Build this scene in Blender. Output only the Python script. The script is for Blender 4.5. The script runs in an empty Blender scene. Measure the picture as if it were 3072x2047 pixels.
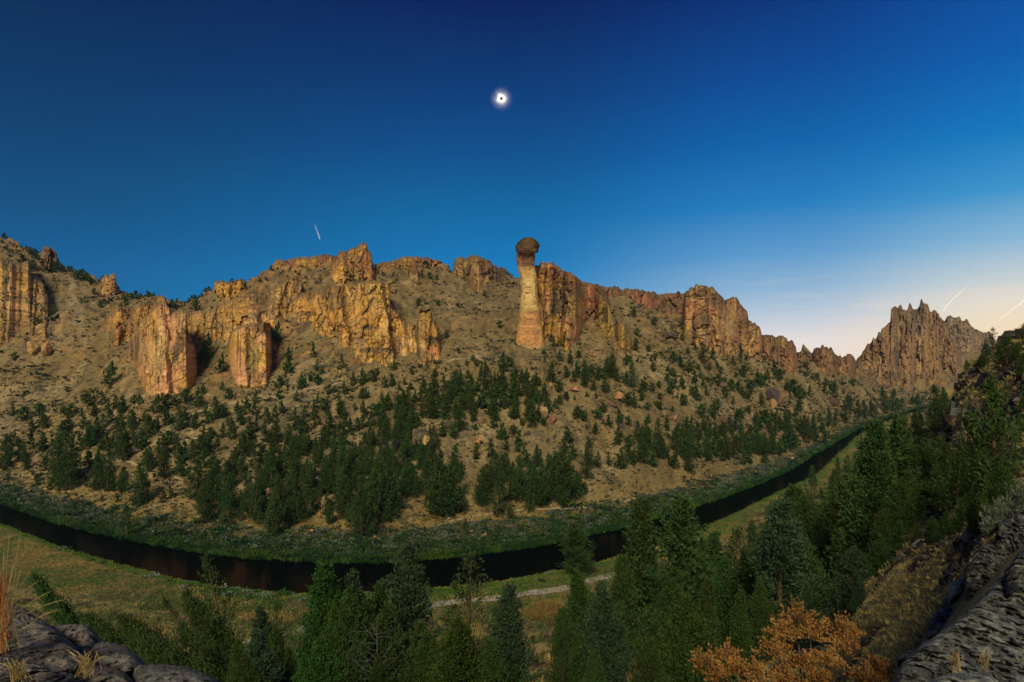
import bpy, math, random
import numpy as np
from mathutils import Vector, Matrix, Euler

random.seed(7)
RNG = np.random.default_rng(11)
F, HY, CX, H = 1830.0, 1110.0, 1536.0, 75.0      # focal length and horizon row in photo pixels, river depth below the eye
SC = bpy.context.scene
COL = SC.collection
DEG = math.pi / 180


def pt(x, y, d):
    """world point seen at photo pixel (x, y) and d metres ahead"""
    return Vector(((x - CX) / F * d, d, (HY - y) / F * d))


# ------------------------------------------------------------------ noise
_G = np.array([[1,1,0],[-1,1,0],[1,-1,0],[-1,-1,0],[1,0,1],[-1,0,1],[1,0,-1],[-1,0,-1],
               [0,1,1],[0,-1,1],[0,1,-1],[0,-1,-1],[1,1,0],[-1,1,0],[0,-1,1],[0,-1,-1]], float)


def _hash(i, j, k, seed=0):
    h = (i.astype(np.int64) * 374761393 + j.astype(np.int64) * 668265263 + k.astype(np.int64) * 1440662683 + seed * 974634777) & 0xffffffff
    h = ((h ^ (h >> 13)) * 1274126177) & 0xffffffff
    h = ((h ^ (h >> 16)) * 2246822519) & 0xffffffff
    return h ^ (h >> 15)


def perlin(x, y, z=None, seed=0):
    x = np.asarray(x, float); y = np.asarray(y, float)
    z = np.zeros_like(x) if z is None else np.asarray(z, float)
    xi, yi, zi = np.floor(x), np.floor(y), np.floor(z)
    xf, yf, zf = x - xi, y - yi, z - zi
    u, v, w = (t * t * t * (t * (t * 6 - 15) + 10) for t in (xf, yf, zf))
    out = 0
    for a in (0, 1):
        for b in (0, 1):
            for c in (0, 1):
                g = _G[_hash(xi + a, yi + b, zi + c, seed) & 15]
                n = g[..., 0] * (xf - a) + g[..., 1] * (yf - b) + g[..., 2] * (zf - c)
                out = out + n * (u if a else 1 - u) * (v if b else 1 - v) * (w if c else 1 - w)
    return out


def fbm(x, y, z=None, octv=4, seed=0, gain=.5):
    s, a = 0, 1.0
    for o in range(octv):
        f = 2.03 ** o
        s = s + a * perlin(x * f, y * f, None if z is None else z * f, seed + o * 17)
        a *= gain
    return s


def cells(x, y, seed=0):
    """2D cellular noise: nearest distance, second distance, random value of the nearest cell"""
    xi, yi = np.floor(x), np.floor(y)
    f1 = np.full(x.shape, 9.0); f2 = f1.copy(); rv = np.zeros(x.shape)
    for a in (-1, 0, 1):
        for b in (-1, 0, 1):
            h = _hash(xi + a, yi + b, xi * 0, seed)
            px = xi + a + (h & 1023) / 1023.0
            py = yi + b + ((h >> 10) & 1023) / 1023.0
            d = np.hypot(px - x, py - y)
            r = ((h >> 20) & 1023) / 1023.0
            near = d < f1
            f2 = np.where(near, f1, np.minimum(f2, d))
            rv = np.where(near, r, rv)
            f1 = np.where(near, d, f1)
    return f1, f2, rv


def sstep(a, b, x):
    t = np.clip((x - a) / (b - a), 0, 1)
    return t * t * (3 - 2 * t)


def lin(r, g, b):
    f = lambda c: (c / 255 / 12.92) if c / 255 <= .04045 else ((c / 255 + .055) / 1.055) ** 2.4
    return (f(r), f(g), f(b))


# ------------------------------------------------------------------ meshes
def mesh_obj(name, V, faces, mat, parent=None, smooth=False, col=None, link=True):
    """V (n,3); faces: list of (m,k) index arrays; mat: one material or list with a per-array index"""
    me = bpy.data.meshes.new(name)
    V = np.asarray(V, np.float32)
    me.vertices.add(len(V)); me.vertices.foreach_set('co', V.ravel())
    faces = [np.asarray(f, np.int32) for f in faces if len(f)]
    li = np.concatenate([f.ravel() for f in faces])
    ks = np.concatenate([np.full(len(f), f.shape[1], np.int32) for f in faces])
    me.loops.add(len(li)); me.loops.foreach_set('vertex_index', li)
    me.polygons.add(len(ks))
    me.polygons.foreach_set('loop_start', np.concatenate([[0], np.cumsum(ks)[:-1]]).astype(np.int32))
    if isinstance(mat, (list, tuple)):
        for m in mat: me.materials.append(m)
        me.polygons.foreach_set('material_index', np.concatenate([np.full(len(f), min(i, len(mat) - 1), np.int32) for i, f in enumerate(faces)]))
    else:
        me.materials.append(mat)
    me.update(calc_edges=True)
    me.polygons.foreach_set('use_smooth', np.full(len(ks), bool(smooth)))
    if col is not None:
        at = me.color_attributes.new('Col', 'FLOAT_COLOR', 'POINT')
        c = np.ones((len(V), 4), np.float32); c[:, :3] = col
        at.data.foreach_set('color', c.ravel())
    o = bpy.data.objects.new(name, me)
    if link: COL.objects.link(o)
    if parent: o.parent = parent
    return o


def tag(o, label=None, cat=None, group=None, kind=None):
    if label: o['label'] = label
    if cat: o['category'] = cat
    if group: o['group'] = group
    if kind: o['kind'] = kind
    return o


def empty(name, loc=(0, 0, 0), rz=0.0):
    o = bpy.data.objects.new(name, None); COL.objects.link(o)
    o.location = loc; o.rotation_euler = (0, 0, rz); o.empty_display_size = .2
    return o


# ------------------------------------------------------------------ materials
def new_mat(name):
    m = bpy.data.materials.new(name); m.use_nodes = True
    nt = m.node_tree
    return m, nt, nt.nodes['Principled BSDF']


def N(nt, t, **kw):
    n = nt.nodes.new(t)
    for k, v in kw.items():
        if k in n.inputs: n.inputs[k].default_value = v
        else: setattr(n, k, v)
    return n


def attr_mat(name, nscale=1.0, lo=.7, hi=1.25, bump=.4, bscale=3.0, rough=.95, dist=.3, spec=.1):
    """surface colour from the mesh's own colour layer, broken up by two noises and a bump"""
    m, nt, b = new_mat(name); L = nt.links.new
    at = N(nt, 'ShaderNodeAttribute', attribute_name='Col')
    tc = N(nt, 'ShaderNodeTexCoord')
    n1 = N(nt, 'ShaderNodeTexNoise', Scale=nscale, Detail=6.0, Roughness=.65); L(tc.outputs['Object'], n1.inputs['Vector'])
    mr = N(nt, 'ShaderNodeMapRange'); mr.inputs[1].default_value = .3; mr.inputs[2].default_value = .7
    mr.inputs[3].default_value = lo; mr.inputs[4].default_value = hi
    L(n1.outputs[0], mr.inputs[0])
    mx = N(nt, 'ShaderNodeVectorMath', operation='SCALE'); L(at.outputs['Color'], mx.inputs[0]); L(mr.outputs[0], mx.inputs['Scale'])
    L(mx.outputs[0], b.inputs['Base Color'])
    n2 = N(nt, 'ShaderNodeTexNoise', Scale=bscale, Detail=8.0, Roughness=.7); L(tc.outputs['Object'], n2.inputs['Vector'])
    bp = N(nt, 'ShaderNodeBump', Strength=bump, Distance=dist); L(n2.outputs[0], bp.inputs['Height'])
    L(bp.outputs[0], b.inputs['Normal'])
    b.inputs['Roughness'].default_value = rough; b.inputs['Specular IOR Level'].default_value = spec
    return m


def leaf_mat(name, c1, c2, trans=.15, scale=.6, rand=.28, hue=.028):
    """foliage: two greens by noise, brightness and hue shifted per object"""
    m, nt, b = new_mat(name); L = nt.links.new
    tc = N(nt, 'ShaderNodeTexCoord'); oi = N(nt, 'ShaderNodeObjectInfo')
    n1 = N(nt, 'ShaderNodeTexNoise', Scale=scale, Detail=3.0); L(tc.outputs['Object'], n1.inputs['Vector'])
    mr = N(nt, 'ShaderNodeMapRange'); mr.inputs[1].default_value = .35; mr.inputs[2].default_value = .65; L(n1.outputs[0], mr.inputs[0])
    mx = N(nt, 'ShaderNodeMix', data_type='RGBA'); L(mr.outputs[0], mx.inputs[0])
    mx.inputs[6].default_value = (*c1, 1); mx.inputs[7].default_value = (*c2, 1)
    hs = N(nt, 'ShaderNodeHueSaturation'); L(mx.outputs[2], hs.inputs['Color'])
    r1 = N(nt, 'ShaderNodeMapRange'); r1.inputs[3].default_value = .5 - hue; r1.inputs[4].default_value = .5 + hue; L(oi.outputs['Random'], r1.inputs[0])
    L(r1.outputs[0], hs.inputs['Hue'])
    geo = N(nt, 'ShaderNodeNewGeometry')
    ad = N(nt, 'ShaderNodeMath', operation='ADD'); L(oi.outputs['Random'], ad.inputs[0]); L(geo.outputs['Random Per Island'], ad.inputs[1])
    r2 = N(nt, 'ShaderNodeMapRange'); r2.inputs[1].default_value = 0; r2.inputs[2].default_value = 2
    r2.inputs[3].default_value = 1 - rand; r2.inputs[4].default_value = 1 + rand; L(ad.outputs[0], r2.inputs[0])
    L(r2.outputs[0], hs.inputs['Value'])
    L(hs.outputs[0], b.inputs['Base Color'])
    b.inputs['Roughness'].default_value = .8; b.inputs['Specular IOR Level'].default_value = .15
    if trans:
        out = nt.nodes['Material Output']
        tr = N(nt, 'ShaderNodeBsdfTranslucent'); L(hs.outputs[0], tr.inputs['Color'])
        ms = N(nt, 'ShaderNodeMixShader'); ms.inputs[0].default_value = trans
        L(b.outputs[0], ms.inputs[1]); L(tr.outputs[0], ms.inputs[2]); L(ms.outputs[0], out.inputs['Surface'])
    return m


def plain_mat(name, c, rough=.85, nscale=8.0, var=.3, bump=.2):
    m, nt, b = new_mat(name); L = nt.links.new
    tc = N(nt, 'ShaderNodeTexCoord')
    n1 = N(nt, 'ShaderNodeTexNoise', Scale=nscale, Detail=5.0); L(tc.outputs['Object'], n1.inputs['Vector'])
    mr = N(nt, 'ShaderNodeMapRange'); mr.inputs[1].default_value = .3; mr.inputs[2].default_value = .7
    mr.inputs[3].default_value = 1 - var; mr.inputs[4].default_value = 1 + var; L(n1.outputs[0], mr.inputs[0])
    mx = N(nt, 'ShaderNodeVectorMath', operation='SCALE'); mx.inputs[0].default_value = c; L(mr.outputs[0], mx.inputs['Scale'])
    L(mx.outputs[0], b.inputs['Base Color'])
    bp = N(nt, 'ShaderNodeBump', Strength=bump, Distance=.1); L(n1.outputs[0], bp.inputs['Height']); L(bp.outputs[0], b.inputs['Normal'])
    b.inputs['Roughness'].default_value = rough; b.inputs['Specular IOR Level'].default_value = .2
    return m


# ------------------------------------------------------------------ camera, sky, light
cam = bpy.data.cameras.new('camera')
cam.sensor_width = 36; cam.lens = F / 3072 * 36; cam.shift_y = (HY - 1023.5) / 3072
cam.clip_start = .1; cam.clip_end = 90000
co = bpy.data.objects.new('camera', cam); COL.objects.link(co)
co.rotation_euler = (math.pi / 2, 0, 0); SC.camera = co

SUN_EL, SUN_ROT = 38 * DEG, 190 * DEG          # the bright part of the horizon glow: behind the viewer, to the right


def build_world():
    w = bpy.data.worlds.new('World'); SC.world = w; w.use_nodes = True
    nt = w.node_tree; nt.nodes.clear(); L = nt.links.new
    tc = N(nt, 'ShaderNodeTexCoord')
    nrm = N(nt, 'ShaderNodeVectorMath', operation='NORMALIZE'); L(tc.outputs['Generated'], nrm.inputs[0])
    sp = N(nt, 'ShaderNodeSeparateXYZ'); L(nrm.outputs[0], sp.inputs[0])
    el = N(nt, 'ShaderNodeMath', operation='ARCSINE'); L(sp.outputs['Z'], el.inputs[0])
    ef = N(nt, 'ShaderNodeMapRange'); ef.inputs[1].default_value = 0; ef.inputs[2].default_value = 40 * DEG; L(el.outputs[0], ef.inputs[0])
    az = N(nt, 'ShaderNodeMath', operation='ARCTAN2'); L(sp.outputs['X'], az.inputs[0]); L(sp.outputs['Y'], az.inputs[1])
    ramps = {
        -42: [(0, (10, 108, 160)), (8, (0, 90, 146)), (12, (0, 76, 127)), (17, (0, 62, 110)), (22, (0, 49, 96)), (27, (0, 38, 84)), (40, (0, 22, 66))],
        0: [(0, (60, 165, 220)), (6, (16, 138, 198)), (10, (0, 118, 182)), (15.5, (0, 98, 158)), (19, (0, 80, 143)), (24, (0, 59, 121)), (31, (0, 28, 90)), (40, (0, 18, 66))],
        24: [(0, (244, 230, 214)), (2.5, (234, 226, 222)), (4.5, (194, 206, 221)), (7, (144, 182, 213)), (10, (92, 154, 205)), (14, (30, 124, 190)), (19, (0, 96, 170)), (24, (0, 72, 148)), (30, (0, 44, 116)), (40, (0, 22, 76))],
        41: [(0, (255, 212, 150)), (3, (252, 226, 186)), (5, (238, 228, 208)), (7, (198, 210, 215)), (9.5, (138, 184, 214)), (13, (58, 148, 203)), (17, (6, 118, 189)), (22, (0, 90, 172)), (27, (0, 70, 152)), (40, (0, 38, 104))],
        120: [(0, (255, 205, 140)), (8, (250, 214, 170)), (16, (190, 190, 190)), (28, (60, 110, 160)), (40, (10, 50, 110))],
    }
    cols = []
    for a, stops in ramps.items():
        r = N(nt, 'ShaderNodeValToRGB'); e = r.color_ramp.elements
        r.color_ramp.interpolation = 'B_SPLINE' if False else 'LINEAR'
        for i, (d, c) in enumerate(stops):
            q = e[i] if i < 2 else e.new(d / 40)
            q.position = d / 40; q.color = (*lin(*c), 1)
        L(ef.outputs[0], r.inputs[0]); cols.append((a, r.outputs[0]))
    # left of the frame the glow also wraps round behind the viewer
    prev = cols[0][1]
    for (a0, _), (a1, c1) in zip(cols[:-1], cols[1:]):
        mr = N(nt, 'ShaderNodeMapRange', interpolation_type='SMOOTHSTEP'); mr.inputs[1].default_value = a0 * DEG; mr.inputs[2].default_value = a1 * DEG
        L(az.outputs[0], mr.inputs[0])
        mx = N(nt, 'ShaderNodeMix', data_type='RGBA'); L(mr.outputs[0], mx.inputs[0]); L(prev, mx.inputs[6]); L(c1, mx.inputs[7])
        prev = mx.outputs[2]
    mr = N(nt, 'ShaderNodeMapRange', interpolation_type='SMOOTHSTEP'); mr.inputs[1].default_value = -70 * DEG; mr.inputs[2].default_value = -130 * DEG; L(az.outputs[0], mr.inputs[0])
    mx = N(nt, 'ShaderNodeMix', data_type='RGBA'); L(mr.outputs[0], mx.inputs[0]); L(prev, mx.inputs[6]); L(cols[-1][1], mx.inputs[7]); prev = mx.outputs[2]
    # thin streaks of high cloud low over the bright end of the canyon
    mp = N(nt, 'ShaderNodeMapping'); L(nrm.outputs[0], mp.inputs[0]); mp.inputs['Rotation'].default_value = (0, .5, 0); mp.inputs['Scale'].default_value = (3.0, 3.0, 30)
    cn = N(nt, 'ShaderNodeTexNoise', Scale=2.2, Detail=7.0, Roughness=.55, Distortion=.8); L(mp.outputs[0], cn.inputs['Vector'])
    c1 = N(nt, 'ShaderNodeMapRange'); c1.inputs[1].default_value = .5; c1.inputs[2].default_value = .8; c1.inputs[3].default_value = 0; c1.inputs[4].default_value = .38; L(cn.outputs[0], c1.inputs[0])
    c2 = N(nt, 'ShaderNodeMapRange', interpolation_type='SMOOTHSTEP'); c2.inputs[1].default_value = 12 * DEG; c2.inputs[2].default_value = 26 * DEG; L(az.outputs[0], c2.inputs[0])
    c3 = N(nt, 'ShaderNodeMapRange', interpolation_type='SMOOTHSTEP'); c3.inputs[1].default_value = 10 * DEG; c3.inputs[2].default_value = 4 * DEG; L(el.outputs[0], c3.inputs[0])
    m1 = N(nt, 'ShaderNodeMath', operation='MULTIPLY'); L(c1.outputs[0], m1.inputs[0]); L(c2.outputs[0], m1.inputs[1])
    m2 = N(nt, 'ShaderNodeMath', operation='MULTIPLY'); L(m1.outputs[0], m2.inputs[0]); L(c3.outputs[0], m2.inputs[1])
    mx = N(nt, 'ShaderNodeMix', data_type='RGBA'); L(m2.outputs[0], mx.inputs[0]); L(prev, mx.inputs[6]); mx.inputs[7].default_value = (.95, .72, .62, 1); prev = mx.outputs[2]
    bg = N(nt, 'ShaderNodeBackground', Strength=1.0); L(prev, bg.inputs[0])
    # a faint physical twilight sky under it
    sk = N(nt, 'ShaderNodeTexSky', sky_type='NISHITA', sun_disc=False, sun_elevation=SUN_EL, sun_rotation=SUN_ROT)
    b2 = N(nt, 'ShaderNodeBackground', Strength=.002); L(sk.outputs[0], b2.inputs[0])
    ad = N(nt, 'ShaderNodeAddShader'); L(bg.outputs[0], ad.inputs[0]); L(b2.outputs[0], ad.inputs[1])
    out = N(nt, 'ShaderNodeOutputWorld'); L(ad.outputs[0], out.inputs[0])
    lt = bpy.data.lights.new('sun', 'SUN'); lt.energy = 3.6; lt.angle = 17 * DEG; lt.color = (1, .86, .54)
    so = bpy.data.objects.new('sun', lt); COL.objects.link(so)
    # sky rotation 0 = +Y, clockwise seen from above
    d = Vector((math.sin(SUN_ROT) * math.cos(SUN_EL), math.cos(SUN_ROT) * math.cos(SUN_EL), math.sin(SUN_EL)))
    so.rotation_euler = d.to_track_quat('Z', 'Y').to_euler()
    vs = SC.view_settings; vs.view_transform = 'Standard'; vs.look = 'None'; vs.exposure = 0; vs.gamma = 1; vs.use_curve_mapping = False
    SC.cycles.max_bounces = 5; SC.cycles.diffuse_bounces = 2; SC.cycles.use_denoising = True


build_world()
# ------------------------------------------------------------------ terrain
_far = np.array([  # photo x, far water edge row | talus top row, its distance | ridge row, its distance
    (-1500, 1480, 1130, 760, 720, 1000), (-600, 1490, 1130, 640, 690, 880), (0, 1512, 1090, 560, 715, 800), (150, 1568, 1120, 540, 785, 780), (300, 1606, 1175, 480, 840, 740),
    (420, 1629, 1205, 440, 893, 700), (500, 1644, 1205, 430, 908, 680), (620, 1664, 1200, 430, 886, 660), (750, 1679, 1188, 425, 845, 640),
    (850, 1684, 1140, 440, 815, 640), (1000, 1692, 1125, 440, 800, 640), (1150, 1692, 1118, 440, 800, 650), (1320, 1680, 1080, 450, 802, 680),
    (1450, 1665, 1045, 470, 812, 720), (1540, 1655, 1030, 480, 828, 720), (1640, 1638, 1040, 485, 848, 700), (1750, 1613, 1045, 495, 872, 700),
    (1880, 1585, 1075, 510, 905, 720), (2000, 1549, 1060, 560, 925, 740), (2130, 1510, 1075, 600, 950, 780), (2230, 1474, 1095, 680, 1010, 820),
    (2350, 1424, 1110, 760, 1050, 880), (2450, 1362, 1135, 850, 1095, 950), (2570, 1290, 1160, 1000, 1105, 1180), (2640, 1262, 1170, 1150, 1100, 1400),
    (2700, 1242, 1178, 1300, 1100, 1600), (2760, 1222, 1172, 1400, 1060, 1800), (2830, 1210, 1165, 1450, 1035, 1900), (2950, 1205, 1150, 1500, 1060, 2000), (3072, 1205, 1140, 1550, 1060, 2050),
    (3700, 1205, 1110, 1600, 1000, 2100), (4600, 1205, 1110, 1700, 1000, 2200)], float)
_nb = np.array([  # near water edge
    (-1500, 1530), (-600, 1540), (0, 1565), (152, 1626), (254, 1657), (407, 1697), (534, 1730), (661, 1752), (800, 1766), (902, 1772), (1106, 1768), (1258, 1758), (1436, 1744),
    (1550, 1728), (1652, 1707), (1780, 1684), (1886, 1651), (2034, 1611), (2161, 1555), (2300, 1496), (2453, 1420), (2530, 1347), (2575, 1306), (2616, 1280),
    (2700, 1252), (2760, 1232), (2830, 1218), (2950, 1212), (4600, 1212)], float)
_near = [  # photo x, then (distance, height) of the slope the viewer stands on
    (-1500, [(1, -1.75), (3, -1.9), (5.5, -2.5), (8, -4.2), (12, -7), (30, -17), (60, -31), (90, -46), (120, -59), (160, -69), (200, -71.6), (250, -73.2)]),
    (0, [(1, -1.75), (3, -1.9), (5.5, -2.6), (8, -4.6), (12, -7.5), (30, -17.9), (60, -33), (90, -47), (120, -59), (160, -69), (200, -71.6), (250, -73.2)]),
    (600, [(1, -1.75), (3, -2.2), (5, -3.6), (8, -6), (12, -8.5), (30, -18.5), (60, -33), (90, -47), (120, -59.5), (150, -68.5), (190, -72.5), (215, -73.6)]),
    (1536, [(1, -1.75), (3, -2.6), (6, -5), (10, -8), (30, -19), (50, -28.5), (70, -38.5), (90, -48), (120, -61), (150, -70), (185, -73.2)]),
    (2000, [(1, -1.75), (3, -2.6), (6, -4.8), (10, -7.5), (30, -18), (60, -32), (100, -50), (140, -62), (180, -70), (215, -73.5)]),
    (2200, [(1, -1.75), (3, -2.4), (6, -4.4), (10, -7), (30, -17), (60, -31), (100, -47), (140, -57), (200, -66.5), (260, -73.3)]),
    (2500, [(1, -1.75), (3, -2.3), (5, -3.0), (8, -5), (15, -8.5), (30, -14.5), (60, -25.5), (100, -37), (150, -48), (250, -62), (400, -73)]),
    (2600, [(1, -1.75), (3, -2.3), (6, -3.6), (15, -7.2), (30, -12), (60, -21.5), (100, -33), (150, -44), (250, -60), (350, -69), (480, -73), (640, -74)]),
    (2700, [(1, -1.75), (3, -2.2), (6, -3.2), (15, -6.2), (30, -10.5), (50, -16), (80, -21.5), (120, -27), (220, -43), (320, -56), (500, -68), (800, -73.5)]),
    (2800, [(1, -1.75), (3, -2.1), (6, -2.7), (15, -5), (30, -9.5), (60, -16.5), (100, -21), (150, -23), (220, -28), (300, -37), (500, -58), (1000, -72)]),
    (2900, [(1, -1.75), (3, -1.95), (6, -2.35), (15, -4.3), (30, -8.6), (60, -13), (85, -12.6), (120, -7), (150, -1), (172, .8), (260, -9), (500, -42), (1000, -68)]),
    (3000, [(1, -1.75), (3, -1.85), (6, -2.1), (15, -3.3), (30, -6.6), (50, -9.2), (70, -8.6), (100, -3.2), (140, 4.0), (180, 7.5), (260, 2), (500, -30), (1000, -66)]),
    (3090, [(1, -1.75), (3, -1.8), (6, -1.9), (15, -2.5), (30, -4.2), (60, -4.5), (90, .5), (120, 6), (150, 9.5), (200, 13.5), (300, 8), (500, -20), (1000, -64)]),
    (4600, [(1, -1.75), (3, -1.75), (6, -1.75), (15, -1.7), (30, -.6), (60, 2), (110, 8), (150, 12), (200, 17), (300, 12), (500, -12), (1000, -60)]),
]

TX = np.concatenate([np.arange(-1500, -120, 60), np.arange(-120, 3200, 6), np.arange(3200, 4601, 60)]).astype(float)
TD = np.concatenate([np.geomspace(1.0, 178, 170), np.arange(180, 820, 2.0), np.geomspace(822, 2450, 84)])


def river_edges(x):
    yb = np.interp(x, _far[:, 0], _far[:, 1]); yn = np.interp(x, _nb[:, 0], _nb[:, 1])
    x = np.asarray(x, float); o = x * 0
    return H * F / (yn - HY) * (.979 + .011 * fbm(x / 38, o, octv=4, seed=301)), H * F / (yb - HY) * (1.006 + .009 * fbm(x / 30, o + 5, octv=4, seed=302))


def _build_heights():
    Z = np.zeros((len(TX), len(TD)))
    keys = np.stack([np.interp(TX, _far[:, 0], _far[:, k]) for k in range(1, 6)], 1)
    sm = lambda a: np.convolve(np.pad(a, 5, 'edge'), np.ones(11) / 11, 'valid')
    for k in range(1, 5): keys[:, k] = sm(keys[:, k])
    lx = np.array([n[0] for n in _near], float)
    prof = np.stack([np.interp(np.log(TD), np.log([p[0] for p in n[1]]), [p[1] for p in n[1]]) for n in _near])
    for i, x in enumerate(TX):
        dn, d0 = (float(v) for v in river_edges(x))
        _, yb, db, yr, dr = keys[i]
        zb, zr = (HY - yb) / F * db, (HY - yr) / F * dr
        j = int(np.clip(np.searchsorted(lx, x) - 1, 0, len(lx) - 2)); t = np.clip((x - lx[j]) / (lx[j + 1] - lx[j]), 0, 1)
        near = prof[j] * (1 - t) + prof[j + 1] * t
        bench = float(np.clip(.2 * (db - d0), 12, 60))
        fd = [d0, d0 + 1.5, d0 + bench, d0 + bench + (db - d0 - bench) * .3, db, dr, dr * 1.12, 7000]
        z1 = -72.6
        fz = [-75.2, -74.2, z1, z1 + (zb - z1) * .21, zb, zr, zr - 12, min(zr * .4, 40)]
        far = np.interp(TD, fd, fz)
        # keep the near side above water until its own edge, then dip under the river
        near = np.where(TD < dn, np.maximum(near, -74.3), near)
        near = np.where((TD > dn - 4) & (TD < dn), np.minimum(near, -74.3 - .9 * (TD - dn + 4) / 4), near)
        Z[i] = np.where(TD < dn, near, np.where(TD < d0, -77.0, far))
    X = (TX[:, None] - CX) / F * TD[None]; Y = np.broadcast_to(TD[None], X.shape)
    dn, d0 = river_edges(TX); dn, d0 = dn[:, None], d0[:, None]
    db = keys[:, 2][:, None]
    D = TD[None]
    rise = sstep(d0 + 40, d0 + 130, D); PXk = np.broadcast_to(TX[:, None], X.shape)
    gul = fbm(X / 42, Y / 75, octv=4, seed=3) * 6.5 + fbm(X / 9, Y / 9, octv=3, seed=9) * 1.6 + fbm(X / 6, Y / 40, octv=3, seed=10) * 1.2
    Z += rise * gul * np.clip(D / 450, .6, 2.2) * .8
    # broken rock benches on the upper slopes
    up = (D > d0) * sstep(-10, 35, (D - db)) * sstep(1.35, .95, D / np.interp(PXk, _far[:, 0], _far[:, 5])) * np.interp(PXk, [-200, 100, 260, 540, 620, 1130, 1200, 1700, 2300, 2700], [1, 1, .35, .5, 1.2, 1.2, .35, .5, .7, 1.2])
    w = fbm(X / 20, Y / 20, octv=3, seed=201) * .8
    f1, f2, rv = cells(X / 15 + w, Y / 13 + w, 202); g1, g2, rw = cells(X / 6 + w * 2, Y / 6 - w, 203)
    Z += up * (6.5 * (rv - .5) * sstep(-.3, .3, fbm(X / 50, Y / 50, octv=2, seed=204)) + 2.6 * (rw - .5)) * np.clip(D / 600, .8, 2.2)
    nearm = (D < dn) * (1 - sstep(130, 190, D) * (TX[:, None] < 2650))
    rough = fbm(X / 6, Y / 6, octv=4, seed=21) * .16 * D ** .55 + np.abs(fbm(X / 2.2, Y / 2.2, octv=3, seed=33)) * .1 * D ** .45
    Z += nearm * rough * sstep(2.5, 12, D)
    flat = (D < dn - 6) * (1 - nearm)
    Z += flat * fbm(X / 20, Y / 20, octv=3, seed=5) * .5
    return Z, X, Y


TZ, _X, _Y = _build_heights()


def ground(x, d):
    """terrain height at photo column x, d metres ahead (arrays or scalars)"""
    x = np.asarray(x, float); d = np.asarray(d, float)
    i = np.clip(np.searchsorted(TX, x) - 1, 0, len(TX) - 2); j = np.clip(np.searchsorted(TD, d) - 1, 0, len(TD) - 2)
    u = np.clip((x - TX[i]) / (TX[i + 1] - TX[i]), 0, 1); v = np.clip((d - TD[j]) / (TD[j + 1] - TD[j]), 0, 1)
    return (TZ[i, j] * (1 - u) + TZ[i + 1, j] * u) * (1 - v) + (TZ[i, j + 1] * (1 - u) + TZ[i + 1, j + 1] * u) * v


_DS = np.unique(np.concatenate([TD, np.arange(180, 1500, 1.0)]))


def hit(x, y, dmin=0.0, dmax=2400):
    """distance at which the ray through photo pixel (x, y) first meets the ground beyond dmin"""
    ds = _DS[(_DS >= dmin) & (_DS <= dmax)]
    f = ground(np.full(ds.shape, float(x)), ds) - (HY - y) / F * ds
    k = np.nonzero(f >= 0)[0]
    if not len(k): return None
    k = k[0]
    if k == 0: return float(ds[0])
    t = -f[k - 1] / max(f[k] - f[k - 1], 1e-9)
    return float(ds[k - 1] + t * (ds[k] - ds[k - 1]))


def far_hit(x, y):
    return hit(x, y, dmin=river_edges(x)[1] + .5)


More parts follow.
